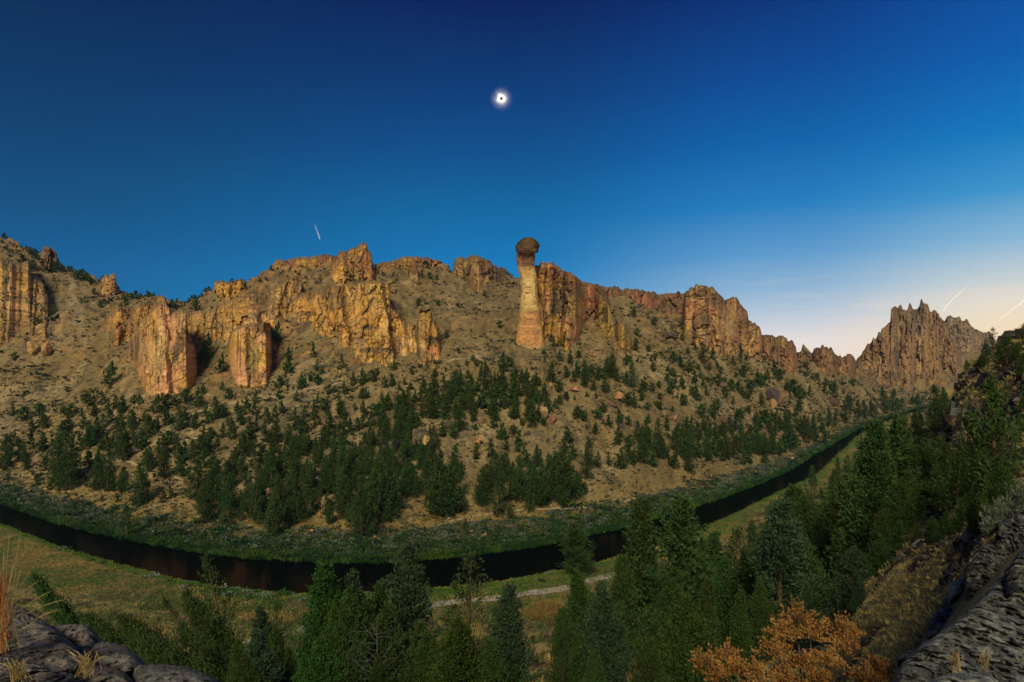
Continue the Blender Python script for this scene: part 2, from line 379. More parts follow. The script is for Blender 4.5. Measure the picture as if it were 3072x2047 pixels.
def _terrain_colour():
    X, Y, Z = _X, _Y, TZ
    D = np.broadcast_to(TD[None], X.shape); PX = np.broadcast_to(TX[:, None], X.shape)
    dn, d0 = river_edges(TX); dn, d0 = dn[:, None], d0[:, None]
    PY = HY - Z / D * F
    tan = np.array([.175, .130, .060]); dust = np.array([.225, .172, .088]); grey = np.array([.096, .088, .058]); gold = np.array([.25, .175, .06])
    olive = np.array([.095, .115, .036]); green = np.array([.024, .052, .016]); lava = np.array([.035, .03, .028])
    n1 = fbm(X / 30, Y / 30, Z / 30, 4, 41); n2 = fbm(X / 7, Y / 7, Z / 7, 4, 43); n3 = fbm(X / 90, Y / 90, Z / 90, 3, 47)
    mixc = lambda a, b, t: a * (1 - t[..., None]) + b * t[..., None]
    C = mixc(np.broadcast_to(tan, X.shape + (3,)), dust, sstep(-.1, .5, n1 + n3 * .5))
    C = mixc(C, grey, sstep(.12, .5, n2 + n3 * .6) * .6)
    # grey gravel chutes down the left hillside
    for cx, wd in ((150, 26), (118, 16), (225, 14)):
        line = cx + (PY - 900) * .22 + 14 * fbm(Z / 25, Y / 60, octv=2, seed=50)
        C = mixc(C, np.array([.23, .19, .115]), np.exp(-((PX - line) / wd) ** 2) * sstep(1090, 1000, PY) * sstep(730, 800, PY) * .75 * (D > d0))
    # wash lines and fans running down the slope
    wash = fbm(X / 5.5 + n1 * 1.5, Y / 70, octv=4, seed=211)
    C = C * (1 + .55 * np.clip(wash, -.6, .6) * (D > d0))[..., None]
    # rock showing through the upper slope: rusty, golden and dark blocks
    w = fbm(X / 20, Y / 20, octv=3, seed=201) * .8
    g1, g2, rw = cells(X / 6 + w * 2, Y / 6 - w, 203); f1, f2, rv = cells(X / 15 + w, Y / 13 + w, 202)
    dbk = np.interp(TX, _far[:, 0], _far[:, 3])[:, None]
    m_ = sstep(0, 40, D - dbk) * sstep(-.15, .2, fbm(X / 34, Y / 34, octv=4, seed=207) + (rv - .5) * .7) * np.interp(PX, [-200, 100, 260, 540, 620, 1130, 1200, 1700, 2300, 2700], [.8, .8, .35, .5, .85, .85, .3, .4, .6, .9]) * (D > d0)
    rc = np.where((rw < .35)[..., None], np.array([.085, .062, .042]), np.where((rw < .7)[..., None], np.array([.17, .105, .055]), np.array([.30, .17, .065])))
    C = mixc(C, rc, m_)
    # reddish rubble above the main cliffs; dark soil and painted shade beside the pillar
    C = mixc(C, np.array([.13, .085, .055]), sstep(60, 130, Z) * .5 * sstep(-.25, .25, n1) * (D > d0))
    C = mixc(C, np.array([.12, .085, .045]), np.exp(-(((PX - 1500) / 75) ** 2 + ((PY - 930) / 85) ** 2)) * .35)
    # flat far bank: dry yellow grass, then green along the water
    bank = D - d0
    C = mixc(C, gold, sstep(90, 35, bank) * (bank > 0) * .8 * sstep(-.5, .2, n2))
    C = mixc(C, green, (sstep(46, 26, bank + n2 * 22) * (bank > 0)))
    # near bank meadow
    nb = dn - D
    mead = (D < dn) * (TX[:, None] < 2720) * sstep(-71.0, -72.4, Z)
    C = mixc(C, mixc(np.broadcast_to(olive, C.shape), np.array([.21, .16, .055]), sstep(-.25, .35, n1 * .7 + n2 * .6)), mead)
    C = mixc(C, np.array([.06, .13, .02]), (nb > 0) * sstep(9, 3, nb + n2 * 5) * (Z < -70))
    # slope under the viewer: grass between dark lava rubble
    sl = (D < dn) * (1 - mead)
    talus = sstep(-.08, .22, -.3 * np.exp(-(((PX - 2690) / 150) ** 2)) * (D < 45) + fbm(X / 9, Y / 9, Z / 5, 4, 61) + .25 * fbm(X / 2, Y / 2, Z / 2, 3, 62))
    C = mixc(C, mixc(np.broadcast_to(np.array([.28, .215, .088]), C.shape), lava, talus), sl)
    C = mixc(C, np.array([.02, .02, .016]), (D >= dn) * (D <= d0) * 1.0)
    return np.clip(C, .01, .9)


def build_terrain():
    V = np.stack([_X, _Y, TZ], -1).reshape(-1, 3)
    n, m = TZ.shape
    i = np.arange(n * m).reshape(n, m)
    q = np.stack([i[:-1, :-1], i[1:, :-1], i[1:, 1:], i[:-1, 1:]], -1).reshape(-1, 4)
    mat = attr_mat('ground_soil', nscale=.55, lo=.55, hi=1.4, bump=.7, bscale=.9, dist=.8)
    o = mesh_obj('ground', V, [q], mat, smooth=True, col=_terrain_colour().reshape(-1, 3))
    tag(o, kind='structure')
    # river: one flat sheet lying in the dip between the banks
    xs = np.concatenate([np.arange(-1400, 2760, 20), [2800, 2900, 3100]]).astype(float)
    dn, d0 = river_edges(xs)
    R = []
    for t in np.linspace(0, 1, 9):
        d = dn - 6 + (d0 - dn + 8.0) * t
        R.append(np.stack([(xs - CX) / F * d, d, np.full(len(xs), -H)], 1))
    V = np.concatenate(R); k = len(xs)
    idx = np.arange(len(V)).reshape(9, k)
    q = np.stack([idx[:-1, :-1], idx[:-1, 1:], idx[1:, 1:], idx[1:, :-1]], -1).reshape(-1, 4)
    m, nt, b = new_mat('river_water'); L = nt.links.new
    b.inputs['Base Color'].default_value = (.002, .003, .003, 1); b.inputs['Roughness'].default_value = .5; b.inputs['Specular IOR Level'].default_value = 0
    b.inputs['IOR'].default_value = 1.01
    tc = N(nt, 'ShaderNodeTexCoord'); nz = N(nt, 'ShaderNodeTexNoise', Scale=.7, Detail=4.0); L(tc.outputs['Object'], nz.inputs['Vector'])
    bp = N(nt, 'ShaderNodeBump', Strength=.12, Distance=.3); L(nz.outputs[0], bp.inputs['Height'])
    gl = N(nt, 'ShaderNodeBsdfGlossy', Roughness=.06); gl.inputs['Color'].default_value = (.3, .3, .3, 1); L(bp.outputs[0], gl.inputs['Normal'])
    fr = N(nt, 'ShaderNodeFresnel', IOR=1.2); ms = N(nt, 'ShaderNodeMixShader'); L(fr.outputs[0], ms.inputs[0])
    L(b.outputs[0], ms.inputs[1]); L(gl.outputs[0], ms.inputs[2]); L(ms.outputs[0], nt.nodes['Material Output'].inputs['Surface'])
    tag(mesh_obj('river_water', V, [q], m, smooth=True), kind='structure')


build_terrain()
# ------------------------------------------------------------------ cliffs
_Z = {'R1': (2.24, 0, 600), 'R2': (2.614, 700, 700), 'R3': (2.529, 1400, 680), 'R4': (2.6135, 2200, 800), 'R9': (4.354, 1500, 690)}


def T(k, pts):
    s, x, y = _Z[k]
    return [(x + a / s, y + b / s) for a, b in pts]


ORANGE, TAN, PINK, CREAM = np.array([.52, .295, .075]), np.array([.42, .265, .105]), np.array([.49, .265, .135]), np.array([.54, .40, .175])
BROWN, DARK, RED, YELL, GREY = np.array([.17, .095, .045]), np.array([.075, .055, .036]), np.array([.235, .095, .05]), np.array([.42, .29, .075]), np.array([.16, .12, .075])
ROCK = attr_mat('cliff_rock', nscale=.45, lo=.72, hi=1.25, bump=.55, bscale=.8, dist=.7)
BMAT = attr_mat('boulder_rock', nscale=1.2, lo=.6, hi=1.35, bump=.5, bscale=3.5, dist=.15)


def rock_relief(s, z, k, seed, A=5.0, blocks=1.0, tall=1.0, bed=1.0):
    """metres of relief (positive = recessed) of a fractured face; s along the face, z up"""
    w = fbm(s / (15 * k), z / (26 * k), octv=4, seed=seed) * 1.3
    sh = z * (.10 + .25 * perlin(s / (60 * k), z / (90 * k), seed=seed + 9))            # joints lean a little
    r = -A * k * (fbm((s + sh) / (24 * k), z / (42 * k), octv=4, seed=seed + 1) * 1.8)
    f1, f2, rv = cells((s + sh) / (11 * k) + w, z / (30 * k * tall) + w * .8, seed + 2)
    gate = sstep(-.25, .3, fbm(s / (25 * k), z / (25 * k), octv=2, seed=seed + 8))
    r += blocks * k * (4.6 * (rv - .5) + 4.2 * gate * (1 - sstep(.0, .08, f2 - f1)))
    f1, f2, rv2 = cells((s + sh) / (4.2 * k) + w * 1.8, z / (8.5 * k * tall) + w * 1.4, seed + 3)
    r += blocks * k * (1.3 * (rv2 - .5) + 1.3 * (1 - gate) * (1 - sstep(0, .10, f2 - f1)))
    f1, f2, rv3 = cells(s / (1.7 * k) + w * 2.5, z / (2.6 * k * tall) + w * 2.5, seed + 4)
    r += blocks * k * .45 * (rv3 - .5)
    led = fbm((z + (.5 * perlin(s / (50 * k), z / (50 * k), seed=seed + 18)) * s) / (11 * k), s / (16 * k), octv=3, seed=seed + 16)                # slanting ledges
    r += bed * blocks * k * 1.3 * (sstep(.02, .1, led) - sstep(.1, .5, led))
    r += k * (.8 * bed * fbm(s / (30 * k), z / (3.4 * k), octv=3, seed=seed + 5) + .35 * fbm(s / (2.6 * k), z / (2.8 * k), octv=3, seed=seed + 6))
    return r, rv, rv2


def rock_colour(x, y, s, z, k, seed, pal, patches, rv, rv2, streak=.5, topdark=None, vtop=None):
    a, b = pal
    n = fbm(s / (16 * k), z / (34 * k), octv=4, seed=seed + 11)
    mixc = lambda p, q, t: p * (1 - t[..., None]) + q * t[..., None]
    C = mixc(np.broadcast_to(a, x.shape + (3,)), b, sstep(-.25, .35, n + .35 * (rv - .5)))
    C = C * (0.80 + .4 * rv2)[..., None]
    wn = fbm(x / 14, y / 18, octv=4, seed=seed + 12)
    for (px, py, rx, ry, c, st) in patches:
        q = np.hypot((x - px) / rx, (y - py) / ry) + wn * .55
        C = mixc(C, np.asarray(c) * (0.85 + .3 * rv2)[..., None], sstep(1.1, .75, q) * st)
    sv = fbm(s / (2.6 * k), z / (45 * k), octv=4, seed=seed + 13) + .5 * fbm(s / (9 * k), z / (40 * k), octv=2, seed=seed + 14)
    C = mixc(C, DARK, sstep(.16, .55, sv) * streak)
    C = mixc(C, CREAM * .95, sstep(.3, .7, -sv) * streak * .5)
    # weathered dark lichen crust in scattered blotches
    C = mixc(C, GREY, sstep(.18, .5, fbm(s / (10 * k), z / (9 * k), octv=5, seed=seed + 15)) * .45)
    if topdark is not None:
        C = mixc(C, topdark[0], sstep(topdark[1], 0, vtop + wn * topdark[1] * .7) * topdark[2])
    return np.clip(C, .02, .8)


def cliff(name, label, cat, top, bot, d, seed, pal=(ORANGE, TAN), patches=(), thick=45, lean=8, edge=16, edgew=(26, 26), A=5.0, blocks=1.0,
          butts=(), tj=3.0, step=2.4, dr=None, streak=.5, topdark=None, group=None, tall=1.0, ksc=1.0, parent=None, seat=True, facets=None, skew=.1, steps=None, fwd=0.0):
    top = sorted(top); bot = sorted(bot)
    x0, x1 = max(top[0][0], bot[0][0]), min(top[-1][0], bot[-1][0])
    nu = max(int((x1 - x0) / step), 8)
    xs = np.linspace(x0, x1, nu)
    # keep steep steps of the outline exact: sample the top line at the columns and roughen it in blocks
    yt = np.interp(xs, [p[0] for p in top], [p[1] for p in top]); yb = np.interp(xs, [p[0] for p in bot], [p[1] for p in bot])
    _, _, rj = cells(xs / 7.0, xs * 0 + seed, seed + 40)
    yt = yt + tj * (rj - .5) * 2 * np.clip((yb - yt) / 30, 0, 1) + tj * .4 * fbm(xs / 3.1, xs * 0, octv=2, seed=seed)
    yt = np.minimum(yt, yb - 2)
    yb2 = yb + 42
    nv = max(int((yb2 - yt).max() / step), 8)
    v = np.linspace(0, 1, nv)
    Xp = np.broadcast_to(xs[:, None], (nu, nv)); Yp = yb2[:, None] + (yt - yb2)[:, None] * v[None]
    dr = d if dr is None else dr
    # the foot stands where the ground is: distance of the slope along the bottom line, smoothed
    if seat:
        hx = np.linspace(x0, x1, 24)
        hd = [far_hit(a, float(np.interp(a, xs, yb))) for a in hx]
        hd = np.array([d if q is None else q for q in hd])
        hd = np.clip(hd, np.median(hd) * .86, np.median(hd) * 1.14)
        hd = np.convolve(np.pad(hd, 3, 'edge'), np.ones(7) / 7, 'valid') + (5 - fwd) * d / 450
        D0 = np.broadcast_to(np.interp(xs, hx, hd)[:, None], (nu, nv))
        d = float(np.median(hd))
    else:
        D0 = d + (dr - d) * (Xp - x0) / (x1 - x0)
    k = d / 450 * ksc
    s = (Xp - CX) / F * D0; z = (HY - Yp) / F * D0
    rel, rv, rv2 = rock_relief(s, z, k, seed, A, blocks, tall)
    e = np.clip(1 - (Xp - x0) / edgew[0], 0, 1); e2 = np.clip(1 - (x1 - Xp) / edgew[1], 0, 1)
    off = edge * k * ((1 - np.sqrt(1 - e * e)) + (1 - np.sqrt(1 - e2 * e2)))
    if facets:                                            # flat faces meeting at sharp upright edges
        xw = Xp + skew * (Yp - np.median(Yp)) + 7 * fbm(Yp / 55, Xp / 90, octv=3, seed=seed + 60)
        off = off + k * np.interp(xw, [p[0] for p in facets], [p[1] for p in facets])
    if steps:
        yw = Yp + 9 * fbm(Xp / 40, Yp / 60, octv=3, seed=seed + 61)
        off = off + k * np.interp(yw, [p[0] for p in steps], [p[1] for p in steps])
    hgt = (Yp - yt[:, None])                                     # photo pixels below the top edge
    tr = np.clip(1 - hgt / 12, 0, 1)
    off = off + 4 * k * tr ** 2 + lean * k * v[None] ** 1.3
    for bt in butts:
        xc, w, am = bt[:3]
        yt0 = bt[3] if len(bt) > 3 else -9999
        off = off - am * k * np.exp(-((Xp - xc) / w) ** 2) * sstep(yt0 - 8, yt0 + 8, Yp)
    Dm = D0 + off + rel
    P = np.stack([(Xp - CX) / F * Dm, Dm, (HY - Yp) / F * Dm], -1)
    C = rock_colour(Xp, Yp, s, z, k, seed, pal, patches, rv, rv2, streak, topdark, hgt)
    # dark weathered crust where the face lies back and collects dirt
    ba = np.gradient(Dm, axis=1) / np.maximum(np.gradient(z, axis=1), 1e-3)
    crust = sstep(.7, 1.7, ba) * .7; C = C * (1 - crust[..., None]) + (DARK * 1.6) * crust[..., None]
    idx = np.arange(nu * nv).reshape(nu, nv)
    q = np.stack([idx[:-1, :-1], idx[1:, :-1], idx[1:, 1:], idx[:-1, 1:]], -1).reshape(-1, 4)
    # close it: rim pushed back along the line of sight, then a coarse back wall
    rim = np.concatenate([idx[:, 0], idx[-1, 1:], idx[::-1, -1][1:], idx[0, ::-1][1:-1]])
    B = P.reshape(-1, 3); Rm = B[rim]; back = Rm * (1 + thick * k / Rm[:, 1:2]); back[:, 2] -= 0.02 * thick * k
    nb = len(B); bi = nb + np.arange(len(rim)); nx = np.roll(np.arange(len(rim)), -1)
    side = np.stack([rim, bi, bi[nx], rim[nx]], -1)
    cidx = nb + len(rim); cen = back.mean(0, keepdims=True)
    cap = np.stack([bi, np.full(len(rim), cidx), bi[nx]], -1)
    V = np.concatenate([B, back, cen]); Cc = C.reshape(-1, 3); Cc = np.concatenate([Cc, Cc[rim], Cc[:1]])
    o = mesh_obj(name, V, [q, side, cap], ROCK, col=Cc, parent=parent)
    return tag(o, label, cat, group)


def pillar_mesh(name, rows, d, depth, seed, pal, patches, parent, A=1.6, streak=.4, blocks=.5):
    """upright rock shaft from rows of (y, left x, right x), all the way round"""
    rows = sorted(rows); ys = np.arange(rows[0][0], rows[-1][0] + .1, 1.6)
    l = np.interp(ys, [r[0] for r in rows], [r[1] for r in rows]); r = np.interp(ys, [q[0] for q in rows], [q[2] for q in rows])
    nt_ = 150; th = np.linspace(0, 2 * math.pi, nt_, endpoint=False)
    c, s_ = np.cos(th), np.sin(th)
    cc = np.sign(c) * np.abs(c) ** .42; ss = np.sign(s_) * np.abs(s_) ** .42
    xc, hw = (l + r) / 2, (r - l) / 2
    Xp = xc[:, None] + hw[:, None] * cc[None]; Yp = np.broadcast_to(ys[:, None], Xp.shape)
    hwm = hw / F * d
    a = th[None] * (hwm.mean()); z = (HY - Yp) / F * d
    s = np.broadcast_to(a, Xp.shape)
    rel, rv, rv2 = rock_relief(s, z, .55, seed, A, blocks, 2.6, .08)
    cs = np.cos(th / 2) ** 2
    Dm = d + depth * ss[None] * np.minimum(hwm[:, None] / hwm.max() + .35, 1) + rel * -ss[None] * -1 * np.sign(-ss[None]) * (np.abs(ss[None]) > .2) * -1
    Xj = Xp - cc[None] * np.abs(rel) * .0 + cc[None] * (-rel) * F / d * .35 * (np.abs(cc[None]) > .3)
    P = np.stack([(Xj - CX) / F * Dm, Dm, (HY - Yp) / F * Dm], -1)
    C = rock_colour(Xp, Yp, s, z, .6, seed, pal, patches, rv, rv2, streak)
    n, m = Xp.shape
    idx = np.arange(n * m).reshape(n, m); i2 = np.roll(idx, -1, 1)
    q = np.stack([idx[:-1], i2[:-1], i2[1:], idx[1:]], -1).reshape(-1, 4)[:, ::-1]
    V = P.reshape(-1, 3); c0 = len(V)
    V = np.concatenate([V, P[0].mean(0, keepdims=True), P[-1].mean(0, keepdims=True)])
    t1 = np.stack([idx[0], np.full(m, c0), i2[0]], -1)[:, ::-1]; t2 = np.stack([idx[-1], i2[-1], np.full(m, c0 + 1)], -1)[:, ::-1]
    Cc = np.concatenate([C.reshape(-1, 3), C[0, :1], C[-1, :1]])
    return mesh_obj(name, V, [q, t1, t2], ROCK, col=Cc, parent=parent)


def boulder(name, label, cat, x, y, w, h, d, seed, c1, c2, group=None, depth=None, cut=.35, tilt=0, res=34, mat=None, lit=None, rough=.05, speck=None):
    """angular rock centred on photo pixel (x, y), w by h photo pixels, at distance d"""
    rg = np.random.default_rng(seed)
    n = res
    g = np.linspace(-1, 1, n)
    V = []; FQ = []; b = 0
    for ax in range(3):
        for sg in (-1, 1):
            a_, b_ = np.meshgrid(np.tan(g * math.pi / 4), np.tan(g * math.pi / 4), indexing='ij')
            p = np.zeros((n, n, 3)); p[..., ax] = sg; p[..., (ax + 1) % 3] = a_; p[..., (ax + 2) % 3] = b_ * sg
            V.append(p.reshape(-1, 3)); i = np.arange(n * n).reshape(n, n) + b; b += n * n
            FQ.append(np.stack([i[:-1, :-1], i[1:, :-1], i[1:, 1:], i[:-1, 1:]], -1).reshape(-1, 4))
    V = np.concatenate(V); V /= np.linalg.norm(V, axis=1, keepdims=True)
    pl = rg.normal(size=(15, 3)); pl /= np.linalg.norm(pl, axis=1, keepdims=True); ht = rg.uniform(1 - cut, 1.0, 15)
    dots = np.maximum(V @ pl.T, 1e-3); r = np.minimum((ht[None] / dots), 1.25)
    ksm = 26.0; rr = -np.log(np.exp(-ksm * r).sum(1)) / ksm
    P = V * rr[:, None]
    nz = fbm(P[:, 0] * 2.1 + seed, P[:, 1] * 2.1, P[:, 2] * 2.1, 5, seed)
    nf = fbm(P[:, 0] * 9 + seed, P[:, 1] * 9, P[:, 2] * 9, 4, seed + 3)
    P = P * (1 + rough * 2.2 * nz + rough * 1.1 * np.abs(nf) * -1)[:, None]
    lo, hi = P.min(0), P.max(0); P = (P - (lo + hi) / 2) / ((hi - lo) / 2)
    hw, hh = w / 2 / F * d, h / 2 / F * d
    P = P * np.array([hw, depth or (hw + hh) / 2, hh])
    if tilt:
        ct, st = math.cos(tilt), math.sin(tilt)
        P[:, [0, 2]] = P[:, [0, 2]] @ np.array([[ct, st], [-st, ct]])
    t = sstep(-.2, .3, nz + .7 * nf)[:, None]
    C = np.asarray(c1) * (1 - t) + np.asarray(c2) * t
    if lit is not None:                                # broken face on one side, its light or shade painted into the colour
        ln, lc = lit; q = V @ (np.asarray(ln) / np.linalg.norm(ln)); tt = sstep(.55, .75, q + .12 * nz)[:, None]
        C = C * (1 - tt) + np.asarray(lc) * tt
    if speck is not None:
        f1, f2, rv = cells(P[:, 0] * 16 / max(hw, .1) + 3 * P[:, 1], P[:, 2] * 16 / max(hw, .1) + P[:, 1], seed + 5)
        C = np.where(((f1 < .22) & (rv > .6))[:, None], np.asarray(speck), C)
    c = pt(x, y, d)
    if depth: c = pt(x, y, d + depth * .0)
    o = mesh_obj(name, P, FQ, mat or BMAT, smooth=False, col=np.clip(C, .01, .8)); o.location = c
    return tag(o, label, cat, group)


def build_cliffs():
    dk = lambda x, y, rx, ry, s=.8: (x, y, rx, ry, DARK * 1.2, s)
    # left edge of the picture: ribbed reddish cliff below the hillside
    cliff('cliff', 'ribbed pinkish cliff on the bare hillside at the far left edge', 'cliff',
          [(-130, 760)] + T('R1', [(-60, 380), (0, 385), (60, 410), (100, 440), (190, 400), (210, 500), (290, 560), (320, 620), (325, 700), (350, 780), (355, 880), (362, 900)]),
          [(-130, 1090)] + T('R1', [(-60, 1085), (0, 1090), (100, 1060), (118, 1000), (130, 940), (150, 930), (200, 900), (250, 900), (290, 930), (330, 925), (362, 905)]), 545, 101,
          (ORANGE * .72, TAN * .95), [(20, 880, 14, 150, CREAM, .6), (45, 960, 12, 110, PINK * 1.05, .8), (100, 850, 30, 30, ORANGE * .9, .5)], facets=[(-130, 14), (-20, 9), (0, 5), (20, 7), (26, 3), (50, 4), (60, 6), (66, 1), (100, -7), (108, -5), (140, -14), (162, -11)], skew=.05, lean=50, edgew=(10, 40), A=1.5, blocks=.6, streak=.3)
    cliff('rock_outcrop', 'pinkish blocky outcrop below the tree line high on the left hillside', 'outcrop',
          T('R1', [(655, 600), (680, 530), (700, 505), (730, 510), (750, 495), (775, 500), (778, 540), (800, 590), (820, 640)]), T('R1', [(655, 640), (700, 650), (760, 660), (820, 650)]), 640, 104,
          (PINK * .8, TAN), lean=10, edgew=(12, 12), edge=8, thick=30)
    cliff('rock_outcrop', 'dark narrow crag breaking the tree lined skyline of the left hill', 'outcrop',
          T('R1', [(280, 345), (290, 322), (320, 310), (340, 325), (365, 332), (375, 350), (385, 372)]), T('R1', [(280, 360), (320, 365), (385, 395)]), 735, 105,
          (BROWN * .7, TAN * .7), lean=6, edgew=(8, 8), edge=6, thick=24)
    cliff('cliff', 'shadowy brown wall behind the broad pink buttress', 'cliff',
          T('R1', [(645, 900), (690, 820), (740, 760), (800, 720), (900, 730), (950, 690), (1000, 660), (1060, 640), (1110, 650), (1140, 740), (1260, 800)]),
          T('R1', [(645, 930), (700, 1015), (760, 985), (800, 965), (860, 975), (900, 1000), (1000, 1000), (1260, 1000)]), 505, 107,
          (BROWN * 1.25, ORANGE * .75), [(345, 960, 26, 40, ORANGE * .9, .7), dk(330, 1030, 18, 30, .6), dk(425, 905, 60, 14, .5)], lean=30, butts=[(350, 22, 7)], edgew=(16, 10))
    cliff('rock_buttress', 'broad pale pink rock buttress streaked with grey, standing out from the cliff', 'buttress',
          T('R1', [(855, 1180), (862, 1000), (880, 920), (930, 840), (985, 780), (1030, 730), (1080, 700), (1120, 705), (1150, 755), (1200, 745), (1250, 750), (1262, 850), (1270, 900), (1300, 960), (1320, 1010), (1330, 1150), (1337, 1220)]),
          T('R1', [(855, 1190), (880, 1290), (960, 1320), (1000, 1350), (1100, 1350), (1200, 1330), (1300, 1325), (1337, 1235)]), 425, 111,
          (PINK * 1.02, TAN * 1.2), [(455, 900 + 60, 26, 70, ORANGE * 1.05, .6), (415, 1050, 30, 60, BROWN * 1.1, .6), (478, 1050, 14, 90, CREAM, .6), dk(545, 1030, 12, 40, .7), (525, 1060, 16, 26, GREY, .6), (430, 1150, 30, 40, ORANGE, .6), (520, 1140, 30, 50, PINK * 1.15, .7), (560, 1150, 26, 40, ORANGE * 1.0, .6)],
          lean=30, edge=14, edgew=(14, 10), facets=[(380, 22), (410, 14), (428, 3), (462, 0), (500, -3), (514, 2), (524, -1), (560, -4), (582, 0), (590, 8), (600, 24)], skew=-.08, A=2.4, blocks=.6, thick=60, streak=.75)
    cliff('cliff', 'orange wall with vertical dark streaks between the two pale buttresses', 'cliff',
          [(552, 940), (590, 932), (625, 930), (660, 915), (705, 895), (735, 885), (770, 888), (803, 895), (812, 870), (830, 857), (868, 835), (890, 830), (905, 850), (912, 900)],
          [(552, 1028), (598, 1040), (625, 1046), (683, 1051), (740, 1040), (811, 980), (861, 972), (912, 960)], 462, 117,
          (ORANGE, TAN * 1.05), [(640, 1035, 40, 14, GREY * 1.6, .7), (600, 960, 14, 40, ORANGE * 1.1, .6), (770, 940, 30, 40, PINK, .4), dk(650, 985, 5, 50, .8), dk(612, 985, 4, 40, .7)], lean=30, streak=.75, butts=[(600, 20, 4), (765, 30, 6), (835, 22, 8)], edgew=(10, 10))
    cliff('rock_outcrop', 'square orange rock with dark cap on the ridge above the streaked wall', 'outcrop',
          T('R1', [(1438, 580), (1442, 548), (1480, 540), (1530, 552), (1570, 548), (1610, 530), (1640, 535), (1650, 560), (1652, 600)]), T('R1', [(1438, 640), (1460, 690), (1550, 690), (1600, 650), (1652, 640)]), 560, 121,
          (ORANGE, ORANGE * .85), topdark=(DARK, 7, .9), lean=6, edge=9, edgew=(12, 12), thick=40)
    cliff('rock_buttress', 'narrow pink buttress with dark flat top and greenish stain on its flank', 'buttress',
          [(678, 1137), (681, 1082), (687, 1028), (696, 997), (700, 990), (723, 979), (753, 971), (792, 966), (811, 968), (814, 1006), (817, 1063), (821, 1105), (823, 1140)],
          [(678, 1142), (687, 1155), (732, 1177), (760, 1184), (792, 1181), (815, 1166), (823, 1142)], 413, 127,
          (PINK * 1.02, ORANGE * .95), [(778, 985, 26, 22, BROWN * .8, .9), (762, 1075, 22, 50, np.array([.2, .17, .06]), .75), (762, 1130, 26, 26, BROWN, .7), (715, 1100, 22, 60, PINK * 1.15, .7), (800, 1060, 12, 40, ORANGE, .7), (770, 1170, 30, 12, CREAM * .9, .5), dk(742, 1010, 5, 50, .7)],
          lean=22, edge=12, edgew=(12, 10), facets=[(676, 20), (692, 8), (706, 0), (738, -3), (748, 1), (757, 2), (765, -1), (800, -2), (812, 8), (826, 22)], skew=-.06, A=2, blocks=.5, thick=60, streak=.75)
    main = [(425, 700), (440, 540), (520, 480), (620, 440), (700, 430), (800, 415), (900, 400), (1000, 385), (1080, 380), (1100, 375), (1210, 390), (1225, 440), (1232, 560), (1260, 600), (1310, 650), (1330, 690), (1400, 700), (1440, 720), (1460, 800)]
    cliff('cliff', 'main tall golden cliff with leaning dark cracks and ledges', 'cliff', T('R2', main),
          T('R2', [(425, 705), (470, 780), (560, 850), (640, 870), (680, 905), (760, 965), (830, 1005), (900, 1035), (960, 1065), (1060, 1098), (1150, 1100), (1250, 1075), (1330, 1058), (1460, 1050)]), 447, 131,
          (ORANGE * 1.02, TAN * 1.15), [(*T('R2', [(560, 480)])[0], 48, 22, BROWN * 1.1, .75), (*T('R2', [(740, 450)])[0], 60, 20, BROWN, .7), (*T('R2', [(800, 540)])[0], 40, 30, GREY * 1.1, .6), (*T('R2', [(1150, 480)])[0], 22, 40, YELL, .7), (*T('R2', [(1100, 920)])[0], 45, 12, GREY, .8), (*T('R2', [(1050, 740)])[0], 20, 10, GREY, .8),
           (*T('R2', [(1290, 900)])[0], 16, 44, np.array([.24, .13, .075]), .8), (*T('R2', [(560, 630)])[0], 34, 9, BROWN, .8), (*T('R2', [(560, 560)])[0], 42, 18, ORANGE * 1.1, .7), (*T('R2', [(760, 880)])[0], 30, 40, ORANGE * 1.1, .6), (*T('R2', [(1120, 800)])[0], 40, 16, YELL, .55), (*T('R2', [(1100, 1040)])[0], 60, 14, YELL * 1.05, .6), (*T('R2', [(590, 780)])[0], 28, 30, YELL, .5), (*T('R2', [(1200, 660)])[0], 30, 12, ORANGE * 1.05, .7)],
          lean=26, facets=[(860, 8), (905, 3), (948, 9), (954, 0), (985, -3), (1000, 5), (1008, 10), (1014, 0), (1040, 0), (1052, 8), (1058, -4), (1100, -8), (1118, -2), (1126, -10), (1168, -11), (1178, -1), (1206, -6), (1222, -2), (1245, -4), (1262, 2)], skew=-.16, steps=[(1120, -3), (1058, 0), (1050, 5), (1000, 4), (992, 0), (965, 1), (955, 8), (905, 10), (896, 14), (840, 24)], A=3.5, blocks=.95, fwd=12, streak=.6, edge=8, edgew=(16, 6), tall=.8, thick=60)
    cliff('rock_peak', 'highest rugged orange peak crowning the golden cliff', 'peak',
          T('R2', [(690, 390), (720, 340), (760, 260), (790, 190), (830, 150), (860, 142), (900, 140), (930, 122), (960, 108), (975, 92), (1010, 76), (1048, 90), (1050, 125), (1085, 150), (1092, 225), (1115, 320), (1135, 372)]),
          T('R2', [(690, 430), (800, 430), (950, 410), (1050, 400), (1135, 395)]), 492, 137,
          (ORANGE * .95, BROWN * 1.7), [(*T('R2', [(1040, 280)])[0], 26, 30, np.array([.42, .19, .08]), .7), (*T('R2', [(880, 260)])[0], 20, 26, ORANGE * 1.1, .6), (*T('R2', [(960, 320)])[0], 12, 24, YELL, .5)], topdark=(BROWN * .7, 12, .7), lean=26, butts=[(1080, 18, 7), (1030, 16, 4)], A=5, blocks=1.3, edgew=(24, 18), tj=4, tall=.7, thick=50)
